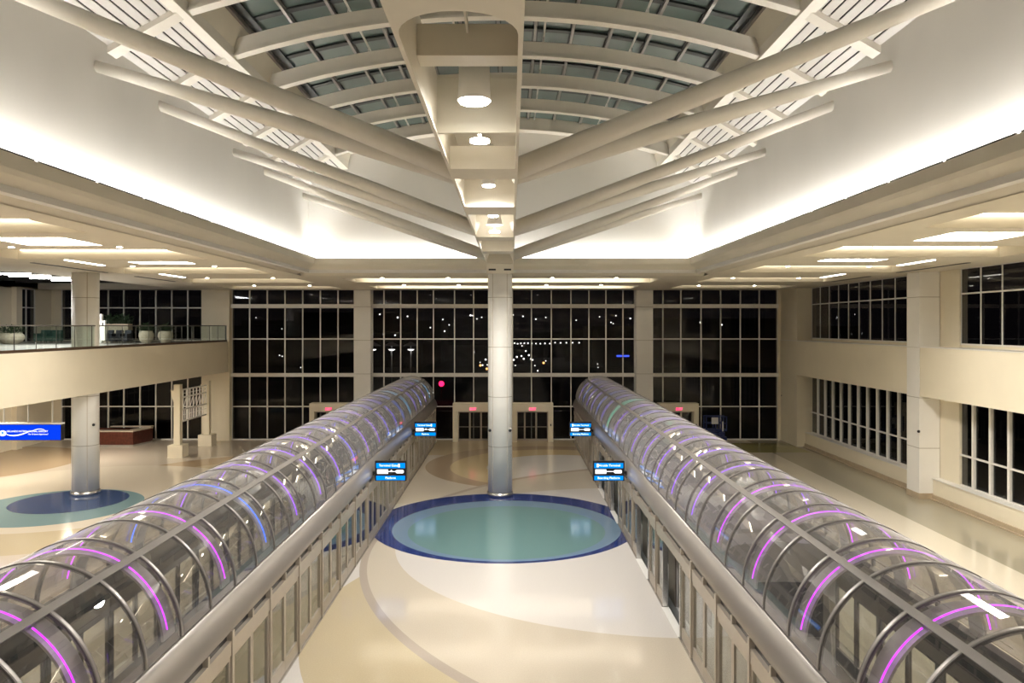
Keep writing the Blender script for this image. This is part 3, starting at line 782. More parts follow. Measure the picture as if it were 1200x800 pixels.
side_glazing(WLX, lin(40.0, 48.0, 6), [7.3, 9.7, 11.0], 'upper dark window row in the left wall')
side_glazing(WLX, lin(40.0, 48.0, 6), [0.5, 2.42, 5.0], 'lower dark window row in the left wall')

# glass railing
rl = thing('glass_railing', 'glass balustrade with dark handrail along the left mezzanine edge', 'railing', (XL-0.1, 40, 7.27))
MB().box(XL-0.24, XL-0.03, 20.0, 55.3, 7.27, 7.40).build('base_shoe', M['brown'], rl)
h = MB(); h.tube((XL-0.13,20.0,8.42), (XL-0.13,55.3,8.42), 0.03, 10); h.build('handrail', M['rib'], rl)
y = 20.0; k = 0
while y < 55.0:
    MB().box(XL-0.14, XL-0.12, y+0.012, min(y+1.458, 55.28), 7.40, 8.40).build('glass_panel', M['glass_rail'], rl)
    if k: MB().box(XL-0.145, XL-0.115, y-0.011, y+0.011, 7.40, 8.40).build('joint', M['rib'], rl)
    y += 1.47; k += 1
MB().box(XL-0.17, XL-0.09, 55.26, 55.34, 7.27, 8.45).build('end_post', M['rib'], rl)

# planters (urn pots with leafy plants)
def foliage(mb, c, r, h, n=90, ln=0.22):
    for i in range(n):
        a = random.uniform(0, 2*PI); rr = r*math.sqrt(random.random()); z = c[2] + h*random.random()*(1-0.4*(rr/r))
        p = Vector((c[0]+rr*math.cos(a), c[1]+rr*math.sin(a), z))
        d = Vector((math.cos(a)*0.7+random.uniform(-.4,.4), math.sin(a)*0.7+random.uniform(-.4,.4), random.uniform(0.1,1.0))).normalized()*ln*random.uniform(.7,1.3)
        sd = d.cross(Vector((0,0,1)))
        sd = (sd.normalized() if sd.length > 1e-4 else Vector((1,0,0)))*ln*0.22
        up = Vector((0,0,0.02))
        mb._add([p, p+d*0.5+sd+up, p+d, p+d*0.5-sd+up], [(0,1,2,3)])
        if i % 3 == 0: mb.tube((c[0]+rr*0.3*math.cos(a), c[1]+rr*0.3*math.sin(a), c[2]-0.05), p, 0.012, 5)
def planter(x, y, r, h, lab, ph=0.5):
    t = thing('potted_plant', lab, 'potted plant', (x, y, 7.3), 'urn planters on the mezzanine')
    prof = [(r*0.55,7.3), (r*0.62,7.34), (r*0.86,7.3+h*0.28), (r,7.3+h*0.58), (r*0.93,7.3+h*0.82), (r*0.78,7.3+h*0.96), (r*0.82,7.3+h), (r*0.72,7.3+h), (r*0.70,7.3+h*0.9)]
    MB().lathe(x, y, prof, 28).build('pot', M['pot'], t)
    lf = MB(); foliage(lf, (x, y, 7.3+h*0.92), r*0.85, ph, 130, 0.26); lf.build('foliage', M['leaf'], t)
planter(PX(13,47.3), 47.3, 0.76, 0.68, 'largest round stone urn with a leafy plant, at the left edge')
planter(PX(171.5,49.3), 49.3, 0.47, 0.80, 'round stone urn planter on the mezzanine, left of the right pair')
planter(PX(194,49.8), 49.8, 0.47, 0.78, 'round stone urn planter on the mezzanine, right of the pair')
# hedge trough
x0, x1, y = PX(119,50.5), PX(150,50.5), 50.5
t = thing('hedge_planter', 'long stone planter trough with a dark hedge behind the railing', 'planter', ((x0+x1)/2, y, 7.3))
MB().box(x0, x1, y, y+0.6, 7.3, 8.55).build('trough', M['pot'], t)
lf = MB()
for i in range(6): foliage(lf, (x0+0.2+(x1-x0-0.4)*i/5, y+0.3, 8.5), 0.32, 0.75, 60, 0.22)
lf.build('foliage', M['leaf'], t)
def lounge_chair(x, y, w, m, lab, grp):
    t = thing('lounge_chair', lab, 'chair', (x, y, 7.3), grp)
    MB().box(x-w/2+0.1, x+w/2-0.1, y-0.35, y+0.3, 7.42, 7.72).build('seat', m, t)
    MB().prism([(y+0.22,7.42), (y+0.42,7.42), (y+0.52,8.12), (y+0.36,8.14)], 'x', x-w/2+0.08, x+w/2-0.08).build('backrest', m, t)
    for s in (-1, 1):
        MB().box(x+s*(w/2-0.14), x+s*w/2, y-0.36, y+0.4, 7.42, 7.92).build('armrest', m, t)
        for dy in (-0.3, 0.32): MB().box(x+s*(w/2-0.09)-0.025, x+s*(w/2-0.09)+0.025, y+dy-0.025, y+dy+0.025, 7.3, 7.42).build('leg', M['steel'], t)
for i, px in enumerate((50, 63)):
    lounge_chair(PX(px,50.5), 50.5, 0.80, M['seat_green'], 'dark green armchair on the mezzanine, %s of the two' % ('left','right')[i], 'green armchairs')
for i, px in enumerate((125.5, 136.5, 147)):
    lounge_chair(PX(px,49.4), 49.4, 0.57, M['seat_dark'], 'dark navy armchair before the hedge planter, %s from left' % ORD[i], 'navy armchairs')
x = PX(117,47.5); y = 47.5
t = thing('sign_totem', 'slim white stepped sign post beside the left column upstairs', 'sign', (x, y, 7.3))
MB().box(x-0.16, x+0.16, y-0.1, y+0.1, 7.34, 9.15).build('post', M['mullion'], t)
MB().box(x+0.16, x+0.36, y-0.08, y+0.08, 7.5, 8.75).build('side_panel', M['mullion'], t)
MB().box(x-0.28, x+0.42, y-0.2, y+0.2, 7.3, 7.34).build('base', M['steel'], t)
MB().box(x+0.19, x+0.26, y-0.09, y-0.08, 8.4, 8.62).build('label_plate', M['black'], t)

# ------------------------------------------------------------------ left ground-floor objects
# blue airport sign on rods
ys = 36.2; x1 = PX(71,ys); x0 = x1 - 5.4; z0, z1 = CZ-(515.2-382)*ys/FPX, CZ-(497.6-382)*ys/FPX
t = thing('hanging_sign', 'blue lit sign with white airport lettering hung below the mezzanine', 'sign', ((x0+x1)/2, ys, z0))
MB().box(x0-0.03, x1+0.03, ys, ys+0.22, z0-0.02, z1+0.02).build('casing', M['black'], t)
MB().box(x0, x1, ys-0.012, ys, z0, z1).build('face', M['e_signblue'], t)
MB().box(x0-0.03, x1+0.06, ys-0.02, ys+0.24, z1+0.03, z1+0.09).build('top_rail', M['mullion'], t)
for px in (3, 31.5, 60):
    xx = PX(px, ys); MB().tube((xx, ys+0.1, z1+0.06), (xx, ys+0.1, 5.05), 0.035, 8).build('rod', M['mullion'], t)
def sx(u): return PX(u/15.0, ys)          # crop pixels of the sign study
def sz(v): return CZ - (490 + v/15.0 - 382)*ys/FPX
yt = ys - 0.018
def fit_text(name, body, u0, u1, v, hpx, shear=0.0):
    o = text_obj(name, body, 1.0, M['e_white'], t, (0,0,0), align='LEFT', depth=0.003, shear=shear)
    me = o.data; off = ORG[t.name]
    xs = [v_.co.x + off[0] for v_ in me.vertices]; zs = [v_.co.z + off[2] for v_ in me.vertices]
    xa, xb, za, zb = min(xs), max(xs), min(zs), max(zs)
    X0, X1 = sx(u0), sx(u1); Hh = hpx/15.0*ys/FPX; zc = sz(v)
    for v_ in me.vertices:
        v_.co.x = (v_.co.x + off[0] - xa)/(xb-xa)*(X1-X0) + X0 - off[0]
        v_.co.z = (v_.co.z + off[2] - za)/(zb-za)*Hh + zc - Hh/2 - off[2]
        v_.co.y = (v_.co.y + off[1])*0.2 + yt - off[1]
fit_text('lettering', 'ORLANDO INTERNATIONAL AIRPORT', 122, 845, 227, 30)
fit_text('tagline', 'The Orlando Experience!', 498, 850, 281, 32, 0.25)
em = MB(); n = 26
ring = [(sx(50) + 0.176*math.cos(2*PI*i/n)*1.0, sz(262) + 0.135*math.sin(2*PI*i/n)) for i in range(n)]
em.prism(ring, 'y', yt+0.004, yt-0.004)
em.box(sx(-60), sx(30), yt-0.004, yt+0.004, sz(300), sz(225))
em.build('emblem', M['e_white'], t)
em = MB(); em.prism([(sx(50)+0.045*math.cos(2*PI*i/16), sz(255)+0.075*math.sin(2*PI*i/16)) for i in range(16)], 'y', yt-0.004, yt-0.008); em.build('emblem_mark', M['e_blue'], t)
sw = MB()
def swoosh(pts, w0):
    for i in range(len(pts)-1):
        k = (i+0.5)/(len(pts)-1); w_ = w0*(math.sin(PI*(0.12+0.85*k)))
        a = (sx(pts[i][0]), yt, sz(pts[i][1])); b = (sx(pts[i+1][0]), yt, sz(pts[i+1][1])); sw.bar(a, b, 0.006, w_)
swoosh([(122,282),(180,300),(250,303),(330,293),(410,272),(490,243),(560,222)], 0.055)
swoosh([(560,222),(620,200),(680,187),(730,187),(770,196),(795,208)], 0.03)
sw.build('swoosh', M['e_white'], t)

# square lamps under the mezzanine
for i, yy in enumerate((28.0, 34.5, 41.0, 47.5)):
    t = thing('ceiling_light_panel', 'square light panel under the left mezzanine slab, %s from the front' % ORD[i], 'ceiling light', (-26.5, yy, 5.05), 'panels under the mezzanine')
    MB().box(-27.3, -25.7, yy-0.8, yy+0.8, 4.99, 5.02).build('diffuser', M['e_panel'], t)
    k = MB()
    for q in ((-27.36,-27.3,yy-0.86,yy+0.86),(-25.7,-25.64,yy-0.86,yy+0.86),(-27.3,-25.7,yy-0.86,yy-0.8),(-27.3,-25.7,yy+0.8,yy+0.86)): k.box(*q, 4.98, 5.045)
    k.build('frame', M['mullion'], t)
    la = bpy.data.lights.new('panel_lamp', 'AREA'); la.size = 1.5; la.energy = 330; la.color = (1.0, 0.92, 0.78)
    lo = bpy.data.objects.new('panel_lamp', la); COL.objects.link(lo); lo.parent = t; lo.location = (0, 0, -0.075)

# reception desk
yd = 53.0
xa, xb, xc = PX(98,yd), PX(156,yd), PX(179,55.0)
t = thing('reception_desk', 'mahogany reception desk with pale stone counter under the mezzanine', 'desk', ((xa+xb)/2, yd, 0))
MB().box(xa, xb, yd, yd+0.12, 0.12, 1.02).build('front_panel', M['mahogany'], t)
sp_ = MB(); sp_.prism([(xb,yd), (xc,55.0), (xc-0.12,55.05), (xb-0.12,yd+0.12)], 'z', 0.12, 1.02); sp_.build('side_panel', M['mahogany'], t)
MB().box(xa, xc-0.1, 55.0, 55.1, 0.12, 1.02).build('back_panel', M['mahogany'], t)
k = MB(); k.box(xa, xb-0.02, yd+0.04, yd+0.11, 0, 0.12); k.prism([(xb-0.04,yd+0.04), (xc-0.04,55.0), (xc-0.1,55.0), (xb-0.1,yd+0.1)], 'z', 0, 0.12); k.build('kick_plate', M['steel'], t)
MB().box(xa, xb+0.04, yd-0.05, yd+0.55, 1.02, 1.09).build('counter_top', M['stone_top'], t)
k = MB(); k.prism([(xb+0.04,yd-0.05), (xc+0.05,54.95), (xc-0.5,55.1), (xb-0.5,yd+0.55)], 'z', 1.022, 1.12); k.build('side_top', M['stone_top'], t)
MB().box(PX(132,55), xc+0.02, 54.65, 55.12, 1.13, 1.20).build('back_top', M['stone_top'], t)

# lattice art screen on two posts
t = thing('lattice_screen', 'white metal lattice panel between two posts on block bases', 'sculpture', (-21.0, 51.3, 0))
for yy, tall in ((48.9, 4.65), (53.6, 4.55)):
    MB().box(-21.47, -20.53, yy-0.46, yy+0.46, 0, 0.78).build('base_block', M['lower'], t)
    MB().box(-21.2, -20.8, yy-0.2, yy+0.2, 0.78, tall).build('post', M['lower'], t)
    k = MB(); k.prism([(-21.2,3.4), (-21.2,4.25), (-21.42,4.3)], 'y', yy-0.15, yy+0.15); k.build('fin', M['lower'], t)
zb_, zt_ = 2.2, 4.25; ya, yb = 49.1, 53.4
k = MB()
for z in (zb_, zb_+0.75, zt_-0.5, zt_): k.bar((-21,ya,z), (-21,yb,z), 0.07, 0.09)
k.build('rail', M['mullion'], t)
k = MB()
for i in range(9): yy = ya+(yb-ya)*i/8; k.bar((-21,yy,zb_), (-21,yy,zt_), 0.06, 0.06, (0,1,0))
for i in range(8):
    yy = ya+(yb-ya)*i/8; w_ = (yb-ya)/8
    k.bar((-21,yy,zb_+0.75), (-21,yy+w_,zt_-0.5), 0.03, 0.035); k.bar((-21,yy+w_*0.5,zb_), (-21,yy+w_*0.5,zb_+0.75), 0.03, 0.03, (0,1,0))
    k.bar((-21,yy+w_*0.2,zt_-0.25), (-21,yy+w_*0.8,zt_-0.25), 0.03, 0.03)
    k.bar((-21,yy+w_*0.25,zb_+0.4), (-21,yy+w_,zb_+0.4), 0.03, 0.03); k.bar((-21,yy+w_*0.3,zb_+1.0), (-21,yy+w_*0.75,zb_+1.4), 0.03, 0.03)
k.build('lattice', M['mullion'], t)

# scissor lift near the window wall
x = PX(838,54.6); y = 54.6
t = thing('scissor_lift', 'dark blue folded work lift parked by the right window bay', 'lift', (x, y, 0))
MB().box(x-0.75, x+0.75, y-0.38, y+0.38, 0.22, 0.48).build('chassis', M['blue_steel'], t)
for dx in (-0.5, 0.5):
    for dy in (-0.34, 0.34): MB().tube((x+dx, y+dy-0.07, 0.17), (x+dx, y+dy+0.07, 0.17), 0.17, 18).build('wheel', M['black'], t)
k = MB()
for q in range(3):
    zz = 0.5+q*0.14; k.bar((x-0.62,y-0.3,zz), (x+0.62,y-0.3,zz+0.13), 0.05, 0.07); k.bar((x-0.62,y-0.24,zz+0.13), (x+0.62,y-0.24,zz), 0.05, 0.07)
k.build('scissor_arm', M['blue_steel'], t)
MB().box(x-0.75, x+0.75, y-0.38, y+0.38, 0.92, 1.02).build('platform', M['blue_steel'], t)
k = MB()
for xx in (x-0.72, x-0.05, x+0.35, x+0.72):
    for dy in (-0.35, 0.35): k.box(xx-0.04, xx+0.04, y+dy-0.025, y+dy+0.025, 1.02, 1.95)
for zz in (1.45, 1.93):
    for dy in (-0.35, 0.35): k.box(x-0.75, x+0.75, y+dy-0.025, y+dy+0.025, zz-0.03, zz+0.03)
k.build('guard_rail', M['blue_steel'], t)
MB().box(x-0.36, x+0.12, y-0.40, y-0.38, 1.42, 1.88).build('notice', M['paper'], t)
MB().box(x+0.4, x+0.5, y-0.40, y-0.385, 0.9, 1.6).build('stripe', M['paper'], t)

# ------------------------------------------------------------------ platform screens, cornices, canopies
def leaf(parent, x, s, y0, y1, face, inner):
    """one fixed or sliding screen leaf; s = side, face = +1 inner / -1 outer"""
    d = MB(); xa, xb = x-0.03, x+0.03; fw = 0.075
    d.box(xa, xb, y0, y0+fw, 0.03, 1.98); d.box(xa, xb, y1-fw, y1, 0.03, 1.98)
    d.box(xa, xb, y0+fw, y1-fw, 1.90, 1.98); d.box(xa, xb, y0+fw, y1-fw, 0.03, 0.34)
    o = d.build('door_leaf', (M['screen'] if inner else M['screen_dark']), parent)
    MB().box(x-0.006, x+0.006, y0+fw, y1-fw, 0.34, 1.90).build('pane', M['glass_pane'], o)
PITCH = 2.35
def screen(s, inner, phase, openings, lab):
    x = s*(XI if inner else XO); face = -s if inner else s      # direction pointing away from the track
    t = thing('platform_screen', lab, 'platform wall', (x, 31, 0))
    ya, yb = 5.2, 55.1
    xin, xout = sorted((x - face*0.07, x + face*0.05))
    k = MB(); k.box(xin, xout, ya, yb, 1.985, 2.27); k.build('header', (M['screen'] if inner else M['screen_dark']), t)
    k = MB(); k.box(x-face*0.05-0.01, x-face*0.05+0.01, ya, yb, 2.27, 2.45); k.build('slot_back', M['black'], t)
    k = MB(); k.box(x-0.09, x+0.09, ya, yb, 0.0, 0.03)
    k.build('sill', M['steel'], t)
    y = phase
    while y - PITCH > ya: y -= PITCH
    while y < yb:
        hid = any(a+0.05 < y < b-0.05 for a, b in openings)
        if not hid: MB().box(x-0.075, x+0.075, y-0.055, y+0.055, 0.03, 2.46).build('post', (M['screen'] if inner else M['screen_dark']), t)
        m_ = y + PITCH/2
        for a, b in ((y+0.055, m_-0.005), (m_+0.005, y+PITCH-0.055)):
            if b > yb + 0.3: continue
            c_ = (a+b)/2
            if not any(o0 < c_ < o1 for o0, o1 in openings): leaf(t, x, s, a, b, face, inner)
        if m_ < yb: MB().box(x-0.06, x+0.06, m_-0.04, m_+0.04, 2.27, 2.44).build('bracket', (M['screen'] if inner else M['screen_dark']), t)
        y += PITCH
    for o0, o1 in openings:
        for yy in (o0, o1): MB().box(x-0.075, x+0.075, yy-0.05, yy+0.05, 0.03, 1.985).build('door_jamb', M['steel'], t)
        MB().box(x-face*0.10, x+face*0.12, o0+0.06, o1-0.06, 0.03, 0.036).build('threshold', M['mullion'], t)
    # rounded cornice
    pr = [(0.10,2.44), (-0.03,2.44), (-0.055,2.50), (-0.055,2.60), (-0.03,2.74), (0.02,2.88), (0.08,2.99), (0.13,3.05), (0.15,3.06), (0.15,2.95), (0.10,2.60)]
    poly = [(x - face*p[0], p[1]) for p in pr]
    if face > 0: poly = poly[::-1]
    k = MB(); k.prism(poly, 'y', ya, 55.9, smooth=False)
    c_ = k.build('cornice', M['cornice'], t)
    for pgn in c_.data.polygons: pgn.use_smooth = len(pgn.vertices) == 4
    g0, g1 = sorted((x - face*0.15, x - face*0.33)); MB().box(g0, g1, ya, 55.9, 2.98, 3.085).build('gutter', M['rib'], t)
    return t
OPENR = [(20.4,22.7), (25.1,27.4), (32.15,34.5), (36.85,39.2)]
screen(-1, True, 14.85, [], 'closed glazed platform screen facing the centre under the left canopy')
screen(-1, False, 14.85, [], 'glazed platform screen on the outer side of the left canopy')
screen(1, True, 14.50, OPENR, 'glazed platform screen with open doorways under the right canopy')
screen(1, False, 14.50, [], 'glazed platform screen on the outer side of the right canopy')

def led(hexrgb, strength): return emat('led_line', hexrgb, strength)
MAG = (0.46,0.025,0.95,1); PUR = (0.26,0.04,1.0,1); VIO = (0.12,0.06,1.0,1); BLU = (0.01,0.12,1.0,1); CYA = (0.02,0.45,1.0,1); TEA = (0.05,0.9,0.55,1)
LEDM = {k: led(v, 4.5) for k, v in (('m',MAG), ('p',PUR), ('v',VIO), ('b',BLU), ('c',CYA), ('t',TEA))}
def canopy(s, seq, side):
    t = thing('glass_canopy', 'vaulted glass canopy with purple light hoops over the %s track' % side, 'canopy', (s*XT, 31, ZT))
    ya, yb = 6.0, 55.9
    gm = MB(); n = 40
    for i in range(n):
        a0 = PI*i/n; a1 = PI*(i+1)/n
        p = lambda a, y: (s*XT + RT*math.cos(a), y, ZT + RT*math.sin(a))
        gm._add([p(a0,ya), p(a0,yb), p(a1,yb), p(a1,ya)], [(0,1,2,3)], True)
    gm.build('glass', M['glass_can'], t)
    y = 11.75 - 1.275*4; i = 0
    while y < yb:
        k = MB(); k.arcbar(s*XT, ZT, RT-0.04, RT+0.014, 0, PI, y-0.045, y+0.045, 44); k.build('rib', M['rib'], t)
        k = MB(); k.arcbar(s*XT, ZT, RT+0.014, RT+0.018, 0, PI, y-0.024, y+0.024, 44); k.build('rib_cap', M['ridge'], t)
        y += 1.275; i += 1
    for a in (PI/2-0.576, PI/2+0.576):
        k = MB(); k.arcbar(s*XT, ZT, RT-0.02, RT+0.022, a-0.036, a+0.036, ya, yb, 4); k.build('ridge_bar', M['ridge'], t)
    y = 13.03 - 2.55*2; i = 0
    while y < yb - 0.6:
        k = MB(); k.arcbar(s*XT, ZT, RT-0.17, RT-0.13, 0.03, PI-0.03, y-0.40, y+0.03, 44)
        b = k.build('arch_band', M['band'], t)
        k = MB()
        g = 0.10
        for a0, a1 in ((0.16, PI/2-0.576-g/2), (PI/2-0.576+g/2, PI/2+0.576-g/2), (PI/2+0.576+g/2, PI-0.16)):
            k.arcbar(s*XT, ZT, RT-0.062, RT-0.044, a0, a1, y-0.40, y-0.382, 24)
        k.build('light_hoop', LEDM[seq[min(i, len(seq)-1)]], b)
        y += 2.55; i += 1
    return t
canopy(-1, 'mmmmbpppvppvvbcvbvcv', 'left')
canopy(1, 'mmmmmpppppvptvbvvbv', 'right')

# two-car train behind the open doors of the right platform
def train_car(y0, y1, doors, lab):
    t = thing('train_car', lab, 'train', (XT, (y0+y1)/2, 0), 'train cars under the right canopy')
    xl, xr = 5.42, 8.28
    sh = MB()
    def side(x, holes):
        ys = [y0+0.3]
        for a, b in holes:
            sh.box(x-0.03, x+0.03, ys[-1], a, -0.35, 2.75); sh.box(x-0.03, x+0.03, a, b, 2.0, 2.75); sh.box(x-0.03, x+0.03, a, b, -0.35, 0.0)
            ys.append(b)
        sh.box(x-0.03, x+0.03, ys[-1], y1-0.3, -0.35, 2.75)
    side(xl, doors); side(xr, [])
    sh.build('body_side', M['train'], t)
    rf = MB(); pr = [(xl-0.03,2.7), (xl+0.10,2.98), (xl+0.45,3.16), (XT,3.24), (xr-0.45,3.16), (xr-0.10,2.98), (xr+0.03,2.7)]
    rf.prism(pr, 'y', y0+0.12, y1-0.12); rf.build('roof', M['train'], t)
    en = MB()
    for ye, yi in ((y0, y0+0.3), (y1, y1-0.3)):
        en._add([(xl-0.03,yi,-0.35), (xr+0.03,yi,-0.35), (xr+0.03,yi,2.72), (xl-0.03,yi,2.72), (xl+0.15,ye,-0.35), (xr-0.15,ye,-0.35), (xr-0.25,ye+(0.12 if yi > ye else -0.12),2.72), (xl+0.25,ye+(0.12 if yi > ye else -0.12),2.72)],
                [(4,5,6,7), (0,4,7,3), (1,2,6,5), (3,7,6,2), (0,1,5,4)])
    en.build('end_cap', M['train'], t)
    for ye, sg in ((y0, -1), (y1, 1)):
        MB().box(xl+0.4, xr-0.4, ye-0.01 if sg < 0 else ye-0.02, ye+0.02 if sg < 0 else ye+0.01, 1.0, 2.3).build('windscreen', M['black'], t)
    MB().box(xl+0.03, xr-0.03, y0+0.3, y1-0.3, -0.35, 0.0).build('floor_pan', M['train_dark'], t)
    MB().box(xr-0.5, xr-0.05, y0+0.5, y1-0.5, 0.0, 0.45).build('bench', M['train_dark'], t)
    MB().box(xr-0.12, xr-0.032, y0+0.4, y1-0.4, 0.45, 2.6).build('lining', M['train_dark'], t)
    for a, b in doors:
        for d0, d1 in ((a-0.9, a+0.02), (b-0.02, b+0.9)):
            MB().box(xl-0.075, xl-0.04, d0, d1, 0.02, 2.0).build('sliding_door', M['screen_dark'], t)  # dark metal: shade of the open doorways put into the colour
    ws = [y0+0.6] + [v for d in doors for v in (d[0]-1.0, d[1]+1.0)] + [y1-0.6]
    for a, b in zip(ws[::2], ws[1::2]):
        if b - a > 0.4: MB().box(xl-0.045, xl-0.032, a, b, 0.95, 1.85).build('window', M['black'], t)
    for k in range(3):
        yy = y0 + 1.8 + k*(y1-y0-3.6)/2
        MB().box(XT-0.7, XT+0.7, yy-0.8, yy+0.8, 3.17, 3.30).build('roof_unit', M['band'], t)
    for yy in (y0+2, y1-2):
        for xx in (6.35, 7.35): MB().tube((xx-0.12,yy,-0.55), (xx+0.12,yy,-0.55), 0.2, 14).build('wheel', M['black'], t)
train_car(18.1, 29.7, OPENR[:2], 'pale nearer train car standing behind the right open doorways')
train_car(29.95, 41.6, OPENR[2:], 'pale farther train car standing behind the right open doorways')

# ------------------------------------------------------------------ platform display screens
def display(s, y, near, rows_):
    side = 'left' if s < 0 else 'right'
    x = s*4.28; w, h = 1.13, 0.70; zc = 2.70
    t = thing('display_sign', 'blue and white lit display on the %s platform screen, %s one' % (side, near), 'sign', (x, y, zc-h/2), 'platform display signs')
    MB().box(x-w/2-0.05, x+w/2+0.05, y, y+0.14, zc-h/2-0.02, zc+h/2+0.06).build('casing', M['black'], t)
    k = MB(); k.box(x-w/2, x+w/2, y-0.008, y, zc+0.13, zc+0.33); k.box(x-w/2, x+w/2, y-0.008, y, zc-0.34, zc-0.17); k.build('blue_band', M['e_blue'], t)
    k = MB(); k.box(x-w/2+0.04, x-0.10, y-0.008, y, zc-0.09, zc+0.08)
    e_ = x+w/2-0.05
    k.prism([(x+0.17,zc), (x+0.24,zc-0.07), (e_-0.03,zc-0.07), (e_,zc-0.04), (e_,zc+0.03), (e_-0.03,zc+0.06), (x+0.24,zc+0.06)], 'y', y, y-0.008)
    k.box(x-0.10, x+0.17, y-0.006, y, zc-0.012, zc+0.012)
    if s < 0: k.prism([(x-0.02,zc), (x+0.08,zc), (x+0.03,zc+0.08)], 'y', y, y-0.008)
    k.build('status_box', M['e_white'], t)
    text_obj('lettering', rows_[0], 0.125, M['e_white'], t, (x-0.03*s*-1, y-0.012, zc+0.235), depth=0.002, xs=1.0)
    text_obj('lettering', rows_[1], 0.12, M['e_white'], t, (x, y-0.012, zc-0.255), depth=0.002, xs=1.0)
    k = MB(); k.box(x + (0.30*1 if s < 0 else -0.47), x + (0.36 if s < 0 else -0.40), y-0.012, y-0.006, zc+0.17, zc+0.30); k.build('icon', M['e_white'], t)
    k = MB(); k.bar((x + s*w/2, y+0.07, zc-0.03), (s*(XI-0.08), y+0.07, zc-0.08), 0.06, 0.08); k.box(s*(XI-0.065), s*(XI-0.12), y, y+0.14, zc-0.16, zc-0.0); k.build('arm', M['black'], t)
display(-1, 29.8, 'near', ('Terminal Gates  ', 'Platform'))
display(-1, 41.9, 'far', ('Terminal Gates  ', 'Platform'))
display(1, 29.8, 'near', ('Airside Terminal', 'Boarding Platform'))
display(1, 41.9, 'far', ('Airside Terminal', 'Boarding Platform'))

# ------------------------------------------------------------------ the night outside
g = MB(); g.quad((-300,56.6,-0.3), (300,56.6,-0.3), (300,420,-2), (-300,420,-2)); g.quad((22,-20,-0.3), (300,-20,-0.3), (300,56.6,-0.3), (22,56.6,-0.3))
struct(g.build('ground_outside', M['night']), 'dark ground outside the window wall', 'ground')
def at(px, py, Y): return ((px-599)*Y/FPX + CX, Y, CZ - (py-382)*Y/FPX)
br = thing('elevated_road', 'dark elevated road with a dotted row of lamps seen through the right panes', 'road', (20, 200, -1))
a_ = at(600, 402, 200); b__ = at(745, 402, 200)
MB().box(a_[0]-2, b__[0]+20, 199, 203, a_[2]-1.4, a_[2]-0.3).build('deck', M['night_bldg'], br)
for k in range(4): MB().box(a_[0]+4+k*10, a_[0]+5.2+k*10, 200, 201.5, -2, a_[2]-1.4).build('pillar', M['night_bldg'], br)
k = MB()
px = 603.0; st = 3.6
while px < 742:
    k.sphere(at(px, 401+random.uniform(-.5,.5)+ (0.6 if px > 650 else 1.2), 199.5), 0.17, 8, 5); px += st; st = min(8, st*1.06)
lm = k.build('lamp_row', M['e_city'], br); lm['kind'] = 'stuff'
pts = [(445,368),(466,372),(478,370),(504,384),(519,374),(521,388),(526,381),(551,369),(554,370),(564,372),(559,374),(449,391),(437,391),(463,393),(628,374),(601,369),(613,371),(640,372),(675,375),(703,371),(722,370),(739,373),(719,379),(716,378),(846,380),(910,402),(820,378),
       (606,418),(611,417),(614,420),(602,422),(604,428),(622,420),(556,412),(700,426),(701,430),(604,445),(626,449),(620,457),(603,454),(616,448),
       (558,441),(555,446),(549,449),(547,455),(544,460),(541,466),(547,446),(566,448),(571,447),(563,424),(566,428),(569,421),(571,427),(640,423),
       (612,405),(616,411),(620,416),(624,422),(627,428),(630,434),(634,438),(300,372),(330,385),(328,416),(331,417),(352,430),(634,466),(628,466)]
k = MB()
for p in pts:
    k.sphere(at(p[0]+random.uniform(-.5,.5), p[1]+random.uniform(-.5,.5), 150), random.choice((0.09,0.11,0.14,0.17)), 8, 5)
o = tag(k.build('city_lights', M['e_city']), 'scattered white points of distant night lights beyond the glass', 'lights', None, 'stuff')
k = MB()
for p in ((570.5,432),(637,425),(631.5,466),(563,428)): k.sphere(at(p[0], p[1], 148), 0.22, 8, 5)
tag(k.build('amber_lights', M['e_amber']), 'few amber points of distant traffic beyond the glass', 'lights', None, 'stuff')
p = at(517.3, 449.5, 90)
t = thing('signal_light', 'round red signal lamp glowing outside the window left of the column', 'signal', (p[0], 90, -0.5))
MB().sphere(p, 0.32, 14, 10).build('lamp', M['e_red'], t)
MB().box(p[0]-0.35, p[0]+0.35, 90.15, 90.3, p[2]-0.4, p[2]+0.4).build('backboard', M['night_bldg'], t)
MB().tube((p[0],90.25,-0.6), (p[0],90.25,p[2]-0.4), 0.06, 8).build('pole', M['night_bldg'], t)
M['shelter'] = mat('pale_canopy', (0.5, 0.5, 0.5), 0.8)
for i, px in enumerate((437, 459, 481.5)):
    p = at(px, 402.5, 120)
    t = thing('street_lamp', 'umbrella topped street lamp outside the left panes, %s from left' % ORD[i], 'street lamp', (p[0], 120, -0.8), 'umbrella street lamps')
    MB().lathe(p[0], 120, [(0.06,-0.9), (0.06,p[2])], 8).build('pole', M['shelter'], t)
    MB().lathe(p[0], 120, [(1.25,p[2]-0.35), (1.15,p[2]-0.25), (0.1,p[2]+0.3)], 16).build('shade', M['shelter'], t)
    MB().lathe(p[0], 120, [(0.55,p[2]-0.9), (0.35,p[2]-1.05), (0.2,p[2]-1.1)][::-1], 12).build('lamp', M['e_city'], t)
p = at(730, 417, 110)
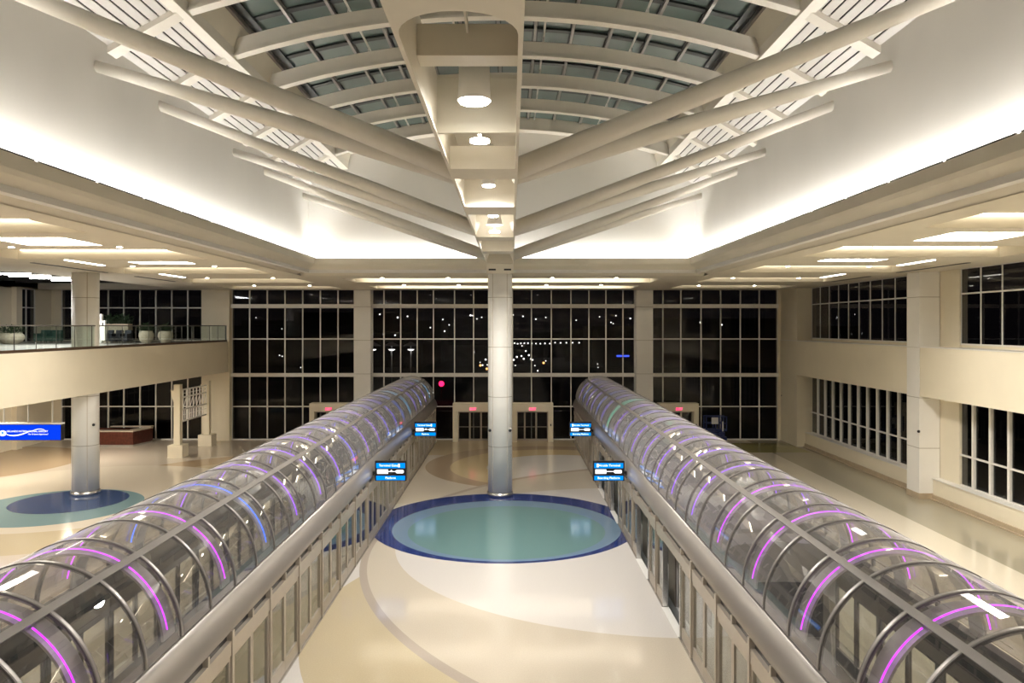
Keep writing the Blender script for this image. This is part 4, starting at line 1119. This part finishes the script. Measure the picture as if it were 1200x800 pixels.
t = thing('neon_sign', 'short blue lit bar outside the pane left of the right pier', 'sign', (p[0], 110, -0.8))
MB().box(p[0]-0.9, p[0]+0.9, 110, 110.1, p[2]-0.13, p[2]+0.13).build('tube', M['e_bluebar'], t)
MB().box(p[0]-0.95, p[0]+0.95, 110.1, 110.2, p[2]-0.3, p[2]+0.3).build('board', M['night_bldg'], t)
MB().box(p[0]-0.1, p[0]+0.1, 110.1, 110.2, -0.8, p[2]-0.3).build('pole', M['night_bldg'], t)
for i, (px, w, h, Y) in enumerate(((300,70,10,170), (400,50,14,190), (850,60,12,170), (700,40,9,230))):
    p = at(px, 382, Y)
    t = thing('distant_building', 'black night building beyond the %s panes' % ('far left','left','far right','right')[i], 'building', (p[0], Y, -1))
    MB().box(p[0]-w/2, p[0]+w/2, Y, Y+20, -1.5, h*0.7).build('block', M['night_bldg'], t)
    MB().box(p[0]-w/4, p[0]+w/4, Y+2, Y+16, h*0.7, h*0.85).build('roof_plant', M['night_bldg'], t)

# ------------------------------------------------------------------ world, camera, view
wd = bpy.data.worlds.new('night'); S.world = wd; wd.use_nodes = True
wd.node_tree.nodes['Background'].inputs['Color'].default_value = (0.0035, 0.003, 0.0035, 1)
wd.node_tree.nodes['Background'].inputs['Strength'].default_value = 1.0
cam = bpy.data.cameras.new('camera'); co = bpy.data.objects.new('camera', cam); COL.objects.link(co)
cam.sensor_width = 36.0; cam.lens = FPX/1200*36; cam.clip_end = 1000; cam.clip_start = 0.05
cam.shift_x = 1/1200; cam.shift_y = -18/1200
co.location = (CX, 0, CZ); co.rotation_euler = (PI/2, 0, 0)
S.camera = co
S.view_settings.view_transform = 'Standard'; S.view_settings.look = 'None'
S.view_settings.gamma = 1.0; S.view_settings.use_curve_mapping = False
S.view_settings.exposure = 0.3
cy = S.cycles
cy.max_bounces = 10; cy.diffuse_bounces = 5; cy.glossy_bounces = 5; cy.transmission_bounces = 4; cy.transparent_max_bounces = 24
cy.sample_clamp_indirect = 6.0; cy.caustics_reflective = False; cy.caustics_refractive = False
cy.use_denoising = True
